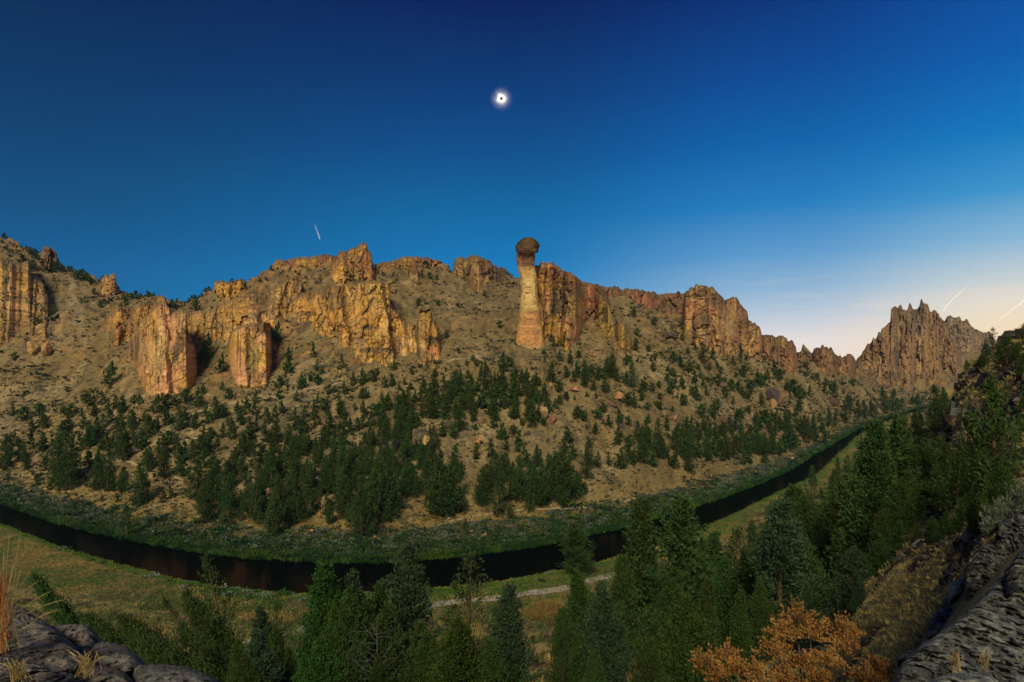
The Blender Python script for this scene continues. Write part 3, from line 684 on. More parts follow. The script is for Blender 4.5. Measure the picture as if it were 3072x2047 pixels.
    cliff('rock_block', 'detached rock block with square head and pink lower face at the golden cliff end', 'rock block',
          T('R2', [(1432, 830), (1440, 720), (1452, 625), (1465, 592), (1500, 588), (1552, 600), (1562, 670), (1600, 740), (1650, 810), (1665, 880), (1655, 960), (1645, 1000)]),
          T('R2', [(1432, 1050), (1500, 1050), (1560, 1035), (1620, 1010), (1645, 1003)]), 436, 139,
          (TAN * 1.1, ORANGE * .85), [(*T('R2', [(1580, 925)])[0], 26, 15, np.array([.5, .21, .1]), .95), (*T('R2', [(1560, 840)])[0], 24, 14, DARK * 1.5, .9), (*T('R2', [(1465, 950)])[0], 18, 24, DARK * 1.7, .8), (*T('R2', [(1515, 655)])[0], 18, 14, YELL * .95, .7), (*T('R2', [(1500, 605)])[0], 20, 8, DARK * 1.5, .8)],
          lean=18, edge=12, fwd=6, edgew=(8, 14), facets=[(1245, 8), (1262, 1), (1278, -2), (1284, 3), (1290, -3), (1322, -4), (1330, 6)], steps=[(1060, -4), (1022, -2), (1016, 3), (975, 1), (968, 7), (930, 2)], A=2.5, blocks=.8, thick=50)
    cliff('rock_outcrop', 'rusty ledge along the ridge west of the highest peak', 'outcrop',
          T('R2', [(285, 275), (330, 220), (360, 203), (420, 208), (480, 192), (560, 188), (640, 180), (700, 165), (760, 168), (800, 190)]), T('R2', [(285, 292), (400, 300), (430, 305), (520, 300), (650, 285), (800, 270)]), 590, 141,
          (ORANGE * .8, RED * 1.2), lean=14, edge=8, edgew=(14, 12), thick=36, tj=3)
    cliff('rock_pillar', 'stubby two tone pillar on the high slope between peak and tall pillar', 'pillar',
          T('R2', [(1372, 335), (1366, 265), (1385, 222), (1430, 203), (1475, 225), (1492, 250), (1480, 312), (1470, 330), (1468, 420)]), T('R2', [(1366, 350), (1385, 420), (1430, 432), (1468, 426), (1492, 300)]), 545, 143,
          (TAN, CREAM * .85), [(*T('R2', [(1430, 260)])[0], 26, 26, RED, .9), (*T('R2', [(1425, 380)])[0], 16, 18, CREAM, .8)], lean=3, edge=12, edgew=(20, 20), A=2, blocks=.7, thick=26)
    cliff('cliff', 'thin rocky rim along the skyline between peak and ragged crag', 'cliff',
          T('R2', [(1105, 240), (1180, 224), (1240, 222), (1300, 196), (1330, 182), (1380, 185), (1500, 190), (1600, 210), (1650, 235), (1695, 258)]), T('R2', [(1105, 268), (1300, 268), (1400, 300), (1500, 275), (1600, 275), (1695, 292)]), 645, 145,
          (BROWN * 1.4, ORANGE * .8), lean=10, edge=8, edgew=(14, 14), thick=40)
    cliff('rock_crag', 'ragged brown crag on the ridge just west of the tall pillar', 'crag',
          T('R2', [(1722, 252), (1740, 200), (1780, 190), (1820, 190), (1860, 182), (1890, 168), (1902, 160), (1920, 190), (2000, 205), (2040, 250), (2090, 265), (2130, 285)]) + [(1530, 822)],
          [(1359, 806), (1389, 828), (1400, 884), (1412, 893), (1446, 893), (1470, 874), (1500, 862), (1530, 830)], 615, 149,
          (BROWN * 1.5, TAN * .95), [(1440, 815, 24, 18, np.array([.26, .13, .08]), .8), (1420, 870, 14, 18, YELL * .6, .5), (1380, 790, 14, 14, ORANGE * .8, .6)], topdark=(BROWN, 10, .5), lean=24, A=5, blocks=1.3, edgew=(16, 20), tj=4, thick=44)
    # the tall pillar
    z9 = lambda y, a, b: (690 + y / 4.354, 1500 + a / 4.354, 1500 + b / 4.354)
    pd = far_hit(1575, 1034) + 7
    root = empty('rock_pillar', pt(1570, 1040, pd))
    tag(root, 'tall slender stone pillar with overhanging dark rounded head', 'pillar')
    inv = Matrix.Translation(-root.location)
    sh = pillar_mesh('shaft', [z9(*r) for r in [(285, 235, 455), (302, 230, 458), (312, 216, 470), (340, 213, 462), (400, 214, 450), (430, 224, 452), (450, 228, 446), (500, 240, 456), (540, 244, 462), (560, 252, 474), (600, 256, 478), (640, 266, 482), (700, 268, 488), (780, 272, 490), (900, 268, 496), (1000, 262, 512), (1080, 254, 530), (1150, 246, 540), (1250, 234, 550), (1350, 220, 562), (1450, 206, 572), (1560, 196, 585)]],
                     pd, 11, 151, (CREAM * .78, TAN * 1.0), [(1578, 780, 36, 26, np.array([.15, .08, .055]), .95), (1587, 870, 22, 60, CREAM * .98, .9), (1592, 960, 34, 36, np.array([.47, .25, .11]), .9), (1590, 1010, 50, 30, np.array([.46, .225, .085]), .85), (1600, 924, 30, 9, CREAM * 1.02, .7), (1620, 880, 9, 70, ORANGE * .8, .8), (1562, 850, 5, 70, ORANGE * .9, .6)], root, streak=.3, A=1.4, blocks=.45)
    hd = pillar_mesh('head', [z9(*r) for r in [(97, 345, 395), (104, 318, 420), (120, 285, 442), (150, 240, 476), (180, 214, 500), (208, 196, 509), (228, 192, 496), (240, 196, 486), (262, 202, 492), (285, 210, 488), (296, 214, 482), (303, 232, 470)]],
                     pd, 13, 157, (BROWN * .6, DARK * .9), [(1578, 716, 26, 12, np.array([.12, .085, .025]), .8), (1580, 745, 40, 10, BROWN * .75, .7)], root, streak=.3, A=3.2, blocks=1.5)
    for o in (sh, hd): o.matrix_parent_inverse = inv
    cliff('rock_fin', 'wide fin of cliff adjoining the tall pillar, hung with dark stains', 'cliff',
          T('R9', [(440, 640), (455, 470), (520, 470), (530, 415), (580, 415), (590, 436), (635, 432), (648, 410), (700, 435), (708, 460), (790, 485), (800, 512), (930, 560), (1010, 620), (1050, 650)]) + T('R3', [(850, 400), (875, 430), (886, 600), (882, 830)]),
          T('R9', [(440, 1480), (600, 1535), (740, 1500), (800, 1500), (920, 1505), (1050, 1410), (1082, 1390)]), 492, 163,
          (ORANGE * .98, TAN * 1.1), [(*T('R9', [(700, 960)])[0], 17, 52, DARK * 1.35, .9), (*T('R9', [(830, 960)])[0], 18, 60, DARK * 1.4, .85), (*T('R9', [(970, 830)])[0], 26, 40, DARK * 1.7, .8), (*T('R9', [(1000, 910)])[0], 20, 12, YELL * .8, .8), (*T('R9', [(720, 560)])[0], 50, 36, RED * 1.15, .85), (*T('R9', [(900, 660)])[0], 40, 24, np.array([.27, .12, .055]), .8), (*T('R9', [(590, 815)])[0], 8, 9, DARK * 1.5, .9), (*T('R9', [(960, 1300)])[0], 36, 50, np.array([.48, .25, .10]), .85),
                                      (*T('R9', [(640, 1180)])[0], 14, 20, GREY, .6), (*T('R9', [(600, 930)])[0], 14, 40, PINK * 1.1, .7), (*T('R9', [(700, 1230)])[0], 20, 22, ORANGE * 1.05, .7), (*T('R9', [(660, 1400)])[0], 14, 16, DARK * 1.8, .8), (*T('R9', [(540, 900)])[0], 6, 40, BROWN, .8)],
          lean=16, facets=[(1598, -3), (1612, -6), (1628, -8), (1634, 0), (1642, -5), (1654, -3), (1660, 2), (1668, -6), (1684, -4), (1690, 2), (1698, -8), (1728, -12), (1738, -4), (1752, 6)], skew=.05, A=3.2, blocks=.8, streak=.45, edgew=(4, 14), tall=1.6, thick=50)
    cliff('cliff', 'dark red recess wall behind the low spires', 'cliff', T('R3', [(862, 415), (950, 432), (1030, 450), (1065, 500), (1090, 600)]), T('R3', [(862, 760), (960, 765), (1010, 745), (1060, 700), (1090, 680)]), 535, 167,
          (RED * 1.15, BROWN * 1.2), lean=16, edgew=(8, 10), streak=.6, tall=1.6)
    cliff('rock_spire', 'stepped row of low golden spires below the red recess', 'spire',
          T('R3', [(992, 600), (1000, 520), (1030, 530), (1040, 560), (1078, 590), (1095, 650), (1112, 692), (1130, 690), (1150, 705), (1165, 718), (1200, 730), (1215, 780), (1240, 840), (1262, 900), (1278, 990)]), T('R3', [(992, 790), (1030, 855), (1080, 900), (1150, 965), (1180, 990), (1278, 995)]), 503, 171,
          (TAN * 1.1, YELL * .8), [(1815, 945, 10, 30, DARK * 1.5, .8), (1850, 975, 14, 20, np.array([.42, .26, .13]), .6), (1868, 1060, 8, 14, DARK * 1.7, .7)], lean=20, butts=[(1826, 8, 5), (1866, 12, 6), (1846, 5, -4)], A=3, edge=18, edgew=(14, 18), streak=.7, tall=1.5)
    cliff('cliff', 'long reddish wall low on the skyline between fin and blunt tower', 'cliff',
          T('R3', [(1005, 448), (1060, 452), (1085, 462), (1115, 455), (1150, 455), (1178, 482), (1195, 470), (1230, 468), (1280, 480), (1320, 480), (1420, 495), (1450, 520), (1540, 505), (1590, 498), (1612, 486), (1630, 510), (1665, 508), (1700, 520)]),
          T('R3', [(1005, 522), (1040, 536), (1120, 547), (1250, 585), (1280, 625), (1420, 645), (1450, 645), (1560, 690), (1700, 760)]), 665, 173,
          (np.array([.27, .125, .075]), BROWN * 1.3), [(1940, 905, 24, 24, np.array([.34, .14, .075]), .8), (2010, 910, 34, 20, BROWN * .8, .7)], lean=16, streak=.6, edgew=(12, 10), tall=1.3, butts=[(1830, 10, 5), (1858, 10, 6), (1940, 34, 7)])
    cliff('cliff', 'blunt dark topped tower cliff with pale pink fluted face', 'cliff',
          T('R3', [(1640, 600), (1655, 500), (1682, 495), (1690, 455), (1712, 452), (1720, 468), (1735, 442), (1770, 446), (1800, 456), (1860, 460), (1890, 490), (1940, 530), (1960, 560), (2000, 548), (2015, 536)]) + T('R4', [(10, 238), (25, 238), (60, 300), (110, 345), (118, 430), (170, 445), (215, 490), (228, 540)]),
          T('R3', [(1640, 840), (1700, 865), (1760, 905), (1850, 955), (1880, 1005), (1960, 1025), (2000, 955), (2023, 905)]) + T('R4', [(20, 685), (100, 660), (160, 662), (228, 725)]), 610, 179,
          (np.array([.37, .19, .10]), TAN * 1.1), [(2095, 880, 44, 18, BROWN * .75, .9), (2150, 900, 34, 24, GREY * .9, .7), (2120, 960, 14, 20, DARK * 1.5, .8), (2190, 985, 22, 32, CREAM * .82, .75), (2200, 1015, 14, 12, PINK * 1.1, .7), (2168, 1040, 14, 34, np.array([.42, .22, .11]), .8), (2085, 960, 12, 60, np.array([.36, .17, .09]), .8), (2140, 1000, 12, 36, np.array([.40, .2, .09]), .7), (2250, 1000, 20, 30, BROWN * 1.3, .6)],
          topdark=(BROWN * .8, 14, .6), lean=18, butts=[(2100, 20, 5), (2165, 16, 7), (2210, 22, 6), (2140, 7, -5), (2240, 7, -6), (2262, 14, 4)], A=5, streak=.7, tall=1.9, edgew=(20, 14), tj=4)
    cliff('cliff', 'dark shouldered cliff east of the blunt tower', 'cliff', T('R4', [(212, 545), (240, 535), (280, 535), (330, 548), (360, 540), (400, 552), (430, 582), (465, 580), (488, 620), (502, 700)]), T('R4', [(212, 705), (280, 765), (350, 795), (420, 835), (470, 855), (502, 865)]), 735, 181,
          (np.array([.30, .16, .08]), BROWN * 1.5), [(2325, 1030, 36, 14, np.array([.2, .15, .04]), .6), (2365, 1090, 16, 26, np.array([.42, .22, .12]), .7), (2325, 1050, 14, 12, DARK, .7)], lean=14, streak=.75, tall=1.7, butts=[(2310, 14, 5), (2375, 14, 6), (2340, 8, -5)], edgew=(14, 14))
    cliff('rock_ridge', 'low jagged saw tooth ridge in the saddle under the bright horizon', 'ridge',
          T('R4', [(498, 672), (530, 662), (540, 625), (549, 600), (556, 640), (575, 660), (585, 675), (622, 680), (632, 648), (655, 628), (680, 645), (692, 615), (708, 618), (715, 640), (732, 620), (748, 642), (768, 628), (782, 660), (805, 692), (830, 708), (836, 690), (850, 712), (882, 700), (895, 688), (925, 690), (945, 712), (964, 742)]),
          T('R4', [(498, 785), (560, 775), (650, 805), (760, 855), (800, 865), (850, 865), (880, 895), (910, 895), (964, 835)]), 905, 183, (np.array([.25, .14, .075]), BROWN * 1.3), [(2535, 1110, 14, 26, np.array([.36, .2, .1]), .7)],
          lean=10, streak=.8, tall=1.8, tj=2, edgew=(10, 10), butts=[(2420, 10, 4), (2470, 14, 6), (2495, 10, 5), (2543, 12, 7), (2520, 7, -5)])
    cliff('rock_crag', 'great far crag bristling with pinnacles above the canyon bend', 'crag',
          T('R4', [(950, 735), (962, 738), (1000, 692), (1020, 660), (1050, 612), (1085, 590), (1097, 548), (1108, 570), (1128, 550), (1138, 508), (1152, 520), (1163, 482), (1180, 472), (1200, 455), (1230, 430), (1234, 328), (1270, 313), (1292, 330), (1301, 302), (1316, 294), (1329, 335), (1352, 350), (1366, 335), (1379, 282), (1392, 285), (1410, 338), (1440, 332), (1462, 305), (1469, 252), (1481, 255), (1488, 285), (1525, 290), (1546, 358), (1565, 350), (1588, 336), (1615, 385), (1650, 420), (1668, 445), (1700, 520), (1720, 600), (1750, 640), (1790, 770)]),
          T('R4', [(950, 850), (1040, 945), (1090, 995), (1130, 1005), (1180, 975), (1260, 955), (1320, 935), (1400, 935), (1470, 940), (1560, 900), (1650, 860), (1716, 840), (1790, 800)]), 1010, 191,
          (np.array([.27, .165, .095]), TAN * .9), [(2665, 1070, 22, 60, np.array([.38, .21, .11]), .8), (2640, 1120, 12, 56, np.array([.40, .24, .13]), .8), (2690, 1050, 10, 60, DARK * 1.5, .8), (2720, 1090, 22, 30, np.array([.40, .22, .12]), .8), (2770, 1020, 20, 40, np.array([.32, .2, .11]), .6), (2847, 1050, 12, 26, np.array([.42, .25, .12]), .8), (2740, 960, 40, 40, np.array([.19, .15, .10]), .7), (2670, 1130, 30, 14, DARK * 1.7, .7)],
          dr=1430, lean=26, streak=.5, tall=1.5, tj=2.5, A=6, blocks=1.3, edgew=(16, 16), ksc=.8, butts=[(2632, 16, 6), (2668, 20, 7), (2725, 22, 7), (2692, 8, -6), (2770, 20, 5), (2748, 8, -4), (2845, 16, 8), (2800, 16, 3)])
    cliff('rock_outcrop', 'broken grey rock ribs on the gullied hillside beyond the pinnacled crag', 'outcrop',
          T('R4', [(1690, 640), (1720, 560), (1760, 540), (1800, 580), (1840, 570), (1880, 610), (1920, 600), (1960, 640), (2010, 660)]), T('R4', [(1690, 700), (1760, 680), (1840, 690), (1920, 700), (2010, 720)]), 1600, 197,
          (np.array([.20, .15, .10]), np.array([.26, .18, .10])), lean=40, streak=.6, tall=1.4, ksc=.5, edgew=(14, 14))
    cliff('rock_ridge', 'hazy farthest ridge running right from the pinnacled crag', 'ridge',
          T('R4', [(1655, 430), (1680, 392), (1700, 380), (1722, 396), (1748, 402), (1760, 386), (1780, 394), (1786, 420), (1814, 426), (1820, 410), (1834, 416), (1870, 472), (1930, 505), (1960, 520), (2000, 508), (2030, 530), (2060, 590), (2110, 645)]), T('R4', [(1655, 500), (1750, 560), (1850, 600), (1900, 640), (2000, 690), (2110, 700)]), 1880, 193,
          (np.array([.20, .15, .11]), np.array([.26, .18, .11])), [(2935, 1040, 8, 30, np.array([.36, .24, .14]), .7)], lean=16, streak=.6, tall=1.6, tj=2, ksc=.55, edgew=(10, 14))


build_cliffs()
# ------------------------------------------------------------------ trees
BARK = plain_mat('bark', (.085, .055, .035), nscale=6)
GREYWOOD = plain_mat('dead_wood', (.085, .082, .078), nscale=6)
LEAF_J = leaf_mat('juniper_needles', (.028, .058, .015), (.054, .090, .022), scale=.5)
LEAF_P = leaf_mat('pine_needles', (.030, .064, .018), (.058, .10, .026), scale=.5)
LEAF_B = leaf_mat('blue_green_needles', (.030, .060, .030), (.052, .09, .044), scale=.5)
LEAF_G = leaf_mat('bright_green_needles', (.028, .066, .013), (.052, .096, .020), scale=.5)
LEAF_O = leaf_mat('orange_leaves', (.27, .13, .035), (.42, .22, .07), scale=2.5, trans=.2, hue=0.0)
SAGE = leaf_mat('sage_leaves', (.09, .115, .08), (.16, .185, .135), scale=.8, trans=.1)


def tube(path, radii, sides=6):
    path = np.asarray(path, float); n = len(path)
    t = np.gradient(path, axis=0); t /= np.linalg.norm(t, axis=1, keepdims=True) + 1e-9
    ref = np.array([.13, .97, .2]); a = np.cross(t, ref); a /= np.linalg.norm(a, axis=1, keepdims=True) + 1e-9
    b = np.cross(t, a)
    th = np.linspace(0, 2 * math.pi, sides, endpoint=False)
    V = path[:, None] + np.asarray(radii)[:, None, None] * (a[:, None] * np.cos(th)[None, :, None] + b[:, None] * np.sin(th)[None, :, None])
    i = np.arange(n * sides).reshape(n, sides); j = np.roll(i, -1, 1)
    q = np.stack([i[:-1], j[:-1], j[1:], i[1:]], -1).reshape(-1, 4)
    return V.reshape(-1, 3), q


class MB:
    def __init__(s): s.V, s.Q, s.T, s.n = [], [], [], 0
    def add(s, V, q=None, t=None):
        s.V.append(np.asarray(V, float))
        if q is not None: s.Q.append(np.asarray(q) + s.n)
        if t is not None: s.T.append(np.asarray(t) + s.n)
        s.n += len(V)
    def get(s):
        return np.concatenate(s.V), [np.concatenate(x) for x in (s.Q, s.T) if x]


def leaf_tris(P, Dn, size, rg, aspect=.45):
    """one narrow kite of foliage at each point, pointing along Dn"""
    n = len(P)
    r = rg.normal(size=(n, 3)); w = np.cross(Dn, r); w /= np.linalg.norm(w, axis=1, keepdims=True) + 1e-9
    L = (size * rg.uniform(.6, 1.4, n))[:, None]
    a = P - Dn * L * .45; c = P + Dn * L * .75
    b = P + w * L * aspect; d = P - w * L * aspect
    V = np.stack([a, b, c, d], 1).reshape(-1, 3)
    i = np.arange(n) * 4
    q = np.stack([i, i + 1, i + 2, i + 3], -1)
    return V, q


def conifer(seed, nb, per, leaf, R=.2, kind='juniper', low=.04, tops=1, gaps=0.0, up=.55, trunk_r=.022, dead_top=False, spiky=0.0):
    """unit-height tree: (trunk mesh, crown mesh). nb boughs, per leaves a bough, leaf size, R crown radius / height"""
    rg = np.random.default_rng(seed)
    tr = MB(); P, Dn = [], []
    stems = [(np.array([0, 0]), 1.0, 1.0)]
    for k in range(tops - 1):
        a = rg.uniform(0, 6.28); stems.append((np.array([math.cos(a), math.sin(a)]) * R * rg.uniform(.35, .7), rg.uniform(.6, .86), rg.uniform(.55, .8)))
    lob = rg.uniform(0, 6.28, 4)
    for si, (off, hh, rs) in enumerate(stems):
        z = np.linspace(0, hh, 9); bend = rg.normal(0, .012, 2)
        path = np.stack([off[0] * np.minimum(z / hh * 2.5, 1) + bend[0] * np.sin(z * 4), off[1] * np.minimum(z / hh * 2.5, 1) + bend[1] * np.sin(z * 3), z], 1)
        V, q = tube(path, trunk_r * rs * (1 - z / hh * .93) + .002, 7); tr.add(V, q)
        n = int(nb * (1.0 if si == 0 else .6))
        for b in range(n):
            t = (b + rg.uniform(0, 1)) / n
            t = low + (1 - low) * t ** .9
            if gaps and rg.random() < gaps: continue
            if kind == 'juniper': prof = min(1, (t / .12)) ** .6 * (1 - t) ** .92 * 1.22 + .02
            elif kind == 'pine': prof = min(1, (t / .2)) ** .8 * (1 - t) ** .85 * 1.2 * (.72 + .5 * rg.random()) + .03
            elif kind == 'spire': prof = min(1, t / .12) ** .5 * (1 - t) ** .85 * 1.1 + .03
            else: prof = math.sqrt(max(0, 1 - ((t - .45) / .56) ** 2)) + .02
            az = rg.uniform(0, 6.28)
            lump = 1 + .22 * math.sin(2 * az + lob[0] + t * 5) + .16 * math.sin(3 * az + lob[1] - t * 9)
            L = R * rs * prof * lump * rg.uniform(.7, 1.15) * (1 + spiky * (rg.random() < .15))
            z0 = t * hh
            rise = up * (.4 + t) * L * rg.uniform(.5, 1.4) - (.25 * L if kind == 'pine' and t < .4 else 0)
            o = np.array([np.interp(z0, z, path[:, 0]), np.interp(z0, z, path[:, 1]), z0])
            e = o + np.array([math.cos(az) * L, math.sin(az) * L, rise])
            if b % 3 == 0 and L > .35 * R:
                mid = (o + e) / 2 + np.array([0, 0, -.05 * L]); V, q = tube([o, mid, o + (e - o) * .85], [trunk_r * .33 * (1 - t * .6), trunk_r * .22 * (1 - t * .6), .0015], 4); tr.add(V, q)
            m = max(3, int(per * (.35 + L / R)))
            u = rg.uniform(.12, 1.0, m) ** .62
            pts = o + (e - o) * u[:, None]
            fl = (.16 + .24 * (1 - u)) * L
            if per > 30:                                   # near models: leaves gather in sprays along the bough
                ns = max(3, m // 9); g_ = rg.integers(0, ns, m); su = rg.uniform(.2, 1.0, ns) ** .6
                ctr = o + (e - o) * su[:, None] + rg.normal(size=(ns, 3)) * ((.13 + .2 * (1 - su)) * L)[:, None] * np.array([.9, .9, .6])
                sd = (e - o) / (np.linalg.norm(e - o) + 1e-9) * .55 + np.array([0, 0, .65 * up + .1]) + rg.normal(size=(ns, 3)) * .35; sd /= np.linalg.norm(sd, axis=1, keepdims=True)
                tt_ = rg.uniform(-.4, 1, m)[:, None]
                pts = ctr[g_] + sd[g_] * tt_ * (.030 + .045 * up) + rg.normal(size=(m, 3)) * (.013 * (1.3 - tt_))
            else: pts = pts + rg.normal(size=(m, 3)) * fl[:, None] * np.array([.75, .75, .55])
            dv = (e - o) / (np.linalg.norm(e - o) + 1e-9)
            dn = dv * .6 + np.array([0, 0, .75 * up + .15]) + rg.normal(size=(m, 3)) * .48
            if per > 30: dn = sd[g_] + rg.normal(size=(m, 3)) * .3
            P.append(pts); Dn.append(dn)
        # leader
        m = int(per * 1.2)
        pts = np.stack([rg.normal(0, .012, m) + path[-1, 0], rg.normal(0, .012, m) + path[-1, 1], hh - rg.uniform(-.01, .09, m)], 1)
        if not (dead_top and si == 0): P.append(pts); Dn.append(np.array([0, 0, 1.]) + rg.normal(size=(m, 3)) * .3)
    P = np.concatenate(P); Dn = np.concatenate(Dn); Dn /= np.linalg.norm(Dn, axis=1, keepdims=True)
    P[:, 2] = np.maximum(P[:, 2], .012)
    cr = leaf_tris(P, Dn, np.full(len(P), leaf), rg, .45 if per <= 30 else .27)
    return tr.get(), (cr[0], [cr[1]])


class Kind:
    """a tree model: trunk and crown meshes of unit height that every copy shares"""
    def __init__(s, name, mat, **kw):
        (tv, tf), (cv, cf) = conifer(**kw)
        s.trunk = mesh_obj('trunk', tv, tf, BARK, smooth=True, link=False)
        s.crown = mesh_obj('crown', cv, cf, mat, link=False)
        s.name = name

    def place(s, name, loc, h, w=1.0, rz=0.0, lean=None):
        root = empty(name, loc, rz)
        root.scale = (h * w, h * w, h)
        if lean: root.rotation_euler = (lean[1], lean[0], rz)
        for p in (s.trunk, s.crown):
            c = p.copy(); COL.objects.link(c); c.parent = root; c.name = p.name.split('.')[0]
        return root


def mk(name, mat, n, s0, **kw):
    return [Kind(name, mat, seed=s0 + i, **kw) for i in range(n)]


# far models (10-60 photo pixels), middle models (60-250) and near models
K_JF = mk('juniper_tree', LEAF_J, 5, 100, nb=34, per=13, leaf=.075, R=.26, kind='juniper', up=.7)
K_JF += mk('juniper_tree', LEAF_P, 2, 110, nb=34, per=13, leaf=.075, R=.24, kind='juniper', up=.7, tops=2)
K_BF = mk('juniper_bush', LEAF_J, 4, 120, nb=26, per=12, leaf=.13, R=.44, kind='round', up=.6, low=.02)
K_PF = mk('pine_tree', LEAF_P, 4, 130, nb=44, per=14, leaf=.06, R=.19, kind='pine', up=.35, gaps=.1)
K_JM = mk('juniper_tree', LEAF_J, 4, 140, nb=100, per=36, leaf=.027, R=.23, kind='juniper', up=.8, tops=2)
K_JM += mk('juniper_tree', LEAF_P, 3, 150, nb=100, per=36, leaf=.027, R=.21, kind='juniper', up=.8, tops=3)
K_PM = mk('pine_tree', LEAF_P, 4, 160, nb=120, per=36, leaf=.024, R=.19, kind='pine', up=.3, gaps=.12)
K_SM = mk('pine_tree', LEAF_P, 4, 170, nb=130, per=40, leaf=.021, R=.155, kind='spire', up=.6)
nearkw = dict(nb=230, per=88, leaf=.019)
K_JN = mk('juniper_tree', LEAF_J, 3, 200, R=.19, kind='juniper', up=.95, tops=2, spiky=.5, **nearkw)
K_JG = mk('juniper_tree', LEAF_G, 2, 210, R=.23, kind='juniper', up=.9, tops=3, spiky=.4, **nearkw)
K_PN = mk('pine_tree', LEAF_P, 2, 220, R=.17, kind='pine', up=.45, gaps=.15, spiky=.5, **nearkw)
K_BN = mk('pine_tree', LEAF_B, 2, 230, R=.20, kind='pine', up=.5, gaps=.12, spiky=.5, **nearkw)
K_BJ = mk('juniper_tree', LEAF_B, 2, 240, R=.19, kind='juniper', up=.8, tops=2, spiky=.4, **nearkw)
K_AN = mk('pine_tree', LEAF_P, 2, 250, nb=120, per=34, leaf=.018, R=.20, kind='pine', up=.5, gaps=.3, spiky=.8)
K_SN = mk('juniper_tree', LEAF_J, 2, 260, R=.13, kind='spire', up=1.0, **nearkw)
K_DT = mk('juniper_tree', LEAF_G, 1, 270, R=.18, kind='juniper', up=.8, tops=3, spiky=.5, dead_top=True, **nearkw)

TREES = []                    # every tree wanted: dict of model, place and size


def put(kinds, x, yt, yb=None, d=None, w=1.0, dx=0.0, name=None, far=True, adj='', zone=None):
    """tree whose top shows at photo (x, yt); its foot at row yb on the slope, or at distance d"""
    if d is None:
        d = far_hit(x, yb) if far else hit(x, yb)
        if d is None: return
    xb = x + dx
    zb = float(ground(xb, d)) - .15
    h = (HY - yt) / F * d - zb
    if h < .4: return
    k = kinds[int(_hash(np.array([int(x)]), np.array([int(yt)]), np.array([7]), 3)[0] % len(kinds))]
    TREES.append(dict(k=k, kind=name or k.name, x=x, yt=yt, yb=HY - zb / d * F, px=h / d * F, d=d, h=h, w=w, far=far, adj=adj, zone=zone,
                      loc=((xb - CX) / F * d, d, zb), rz=0.0 if dx else (x * 1.7 + yt) % 6.28, lean=math.atan2(-dx / F * d, h) if dx else 0.0))


_ONES = 'first second third fourth fifth sixth seventh eighth ninth tenth eleventh twelfth thirteenth fourteenth fifteenth sixteenth seventeenth eighteenth nineteenth twentieth'.split()


def ordinal(n):
    if n <= 20: return _ONES[n - 1]
    t = 'twenty thirty forty fifty'.split()[n // 10 - 2]
    return t + '-' + _ONES[n % 10 - 1] if n % 10 else {20: 'twentieth', 30: 'thirtieth', 40: 'fortieth', 50: 'fiftieth'}[n]


def zone_of(t):
    x = t['x']
    if not t['far']:
        if t['zone']: return t['zone']
        if x > 2850: return 'on the lava hillside at the right edge'
        for lim, z in ((420, 'behind the left lava boulders'), (900, 'on the near slope left of the red dead snag'), (1330, 'around the bare grey dead tree'), (1800, 'near the pale dirt road bend'), (2290, 'right of the road bend')):
            if x < lim: return z
        return 'above the orange bush'
    dn, d0 = river_edges(x); db = float(np.interp(x, _far[:, 0], _far[:, 3]))
    f = (t['d'] - d0) / max(db - d0, 1)
    row = 'far bank' if f < .3 else 'lower slope' if f < .6 else 'middle slope' if f < .97 else 'upper slope'
    for lim, z in ((300, 'under the bare left hillside'), (640, 'by the broad pink buttress'), (900, 'by the narrow pink buttress'), (1200, 'by the golden cliff'), (1500, 'by the gully left of the pillar'), (1800, 'by the tall pillar'), (2080, 'by the low spires'), (2300, 'by the blunt tower'), (2570, 'by the saw tooth ridge')):
        if x < lim: return row + ' ' + z
    return row + ' by the pinnacled crag'


def grow():
    """the largest 295 of each kind become trees of their own, the rest one mass of far trees"""
    word = {'juniper_tree': 'juniper', 'pine_tree': 'pine', 'juniper_bush': 'juniper bush'}
    V, Q, mats, MI, n0 = [], [], [], [], 0
    chosen = []
    for kind in word:
        ts = sorted([t for t in TREES if t['kind'] == kind], key=lambda t: -t['px'])
        chosen += ts[:295]
        for t in ts[295:]:
            me = t['k'].crown.data; c = np.empty(len(me.vertices) * 3, np.float32); me.vertices.foreach_get('co', c); c = c.reshape(-1, 3)
            cs, sn = math.cos(t['rz']), math.sin(t['rz']); c = c * np.array([t['h'] * t['w'], t['h'] * t['w'], t['h']])
            V.append(np.stack([c[:, 0] * cs - c[:, 1] * sn, c[:, 0] * sn + c[:, 1] * cs, c[:, 2]], 1) + np.array(t['loc'])); Q.append(np.arange(len(c)).reshape(-1, 4) + n0); n0 += len(c)
    if V: tag(mesh_obj('far_trees', np.concatenate(V), [np.concatenate(Q)], LEAF_J), kind='stuff')
    groups = {}
    for t in chosen:
        sz = t['adj'] or ('' if t['kind'] == 'juniper_bush' else 'tall' if t['px'] > 95 else 'small' if t['px'] < 52 else 'medium')
        t['key'] = (zone_of(t), sz, word[t['kind']]); groups.setdefault(t['key'], []).append(t)
    for (z, sz, kd), ts in groups.items():
        ts.sort(key=lambda t: t['x'])
        for i, t in enumerate(ts):
            nm = (sz + ' ' if sz else '') + kd
            lab = (f'only {nm}, ' if len(ts) == 1 else f'{ordinal(i + 1)} {nm} from the left, ') + z
            r = t['k'].place(t['kind'], t['loc'], t['h'], t['w'], t['rz'], (t['lean'], 0) if t['lean'] else (.09 * math.sin(t['x'] * 3.1), .09 * math.cos(t['yt'] * 2.3)))
            tag(r, lab, 'bush' if 'bush' in kd else 'tree', {'juniper': 'junipers', 'pine': 'pines', 'juniper bush': 'juniper bushes'}[kd] + (' across the far canyon side' if t['far'] else ' on the near slope'))


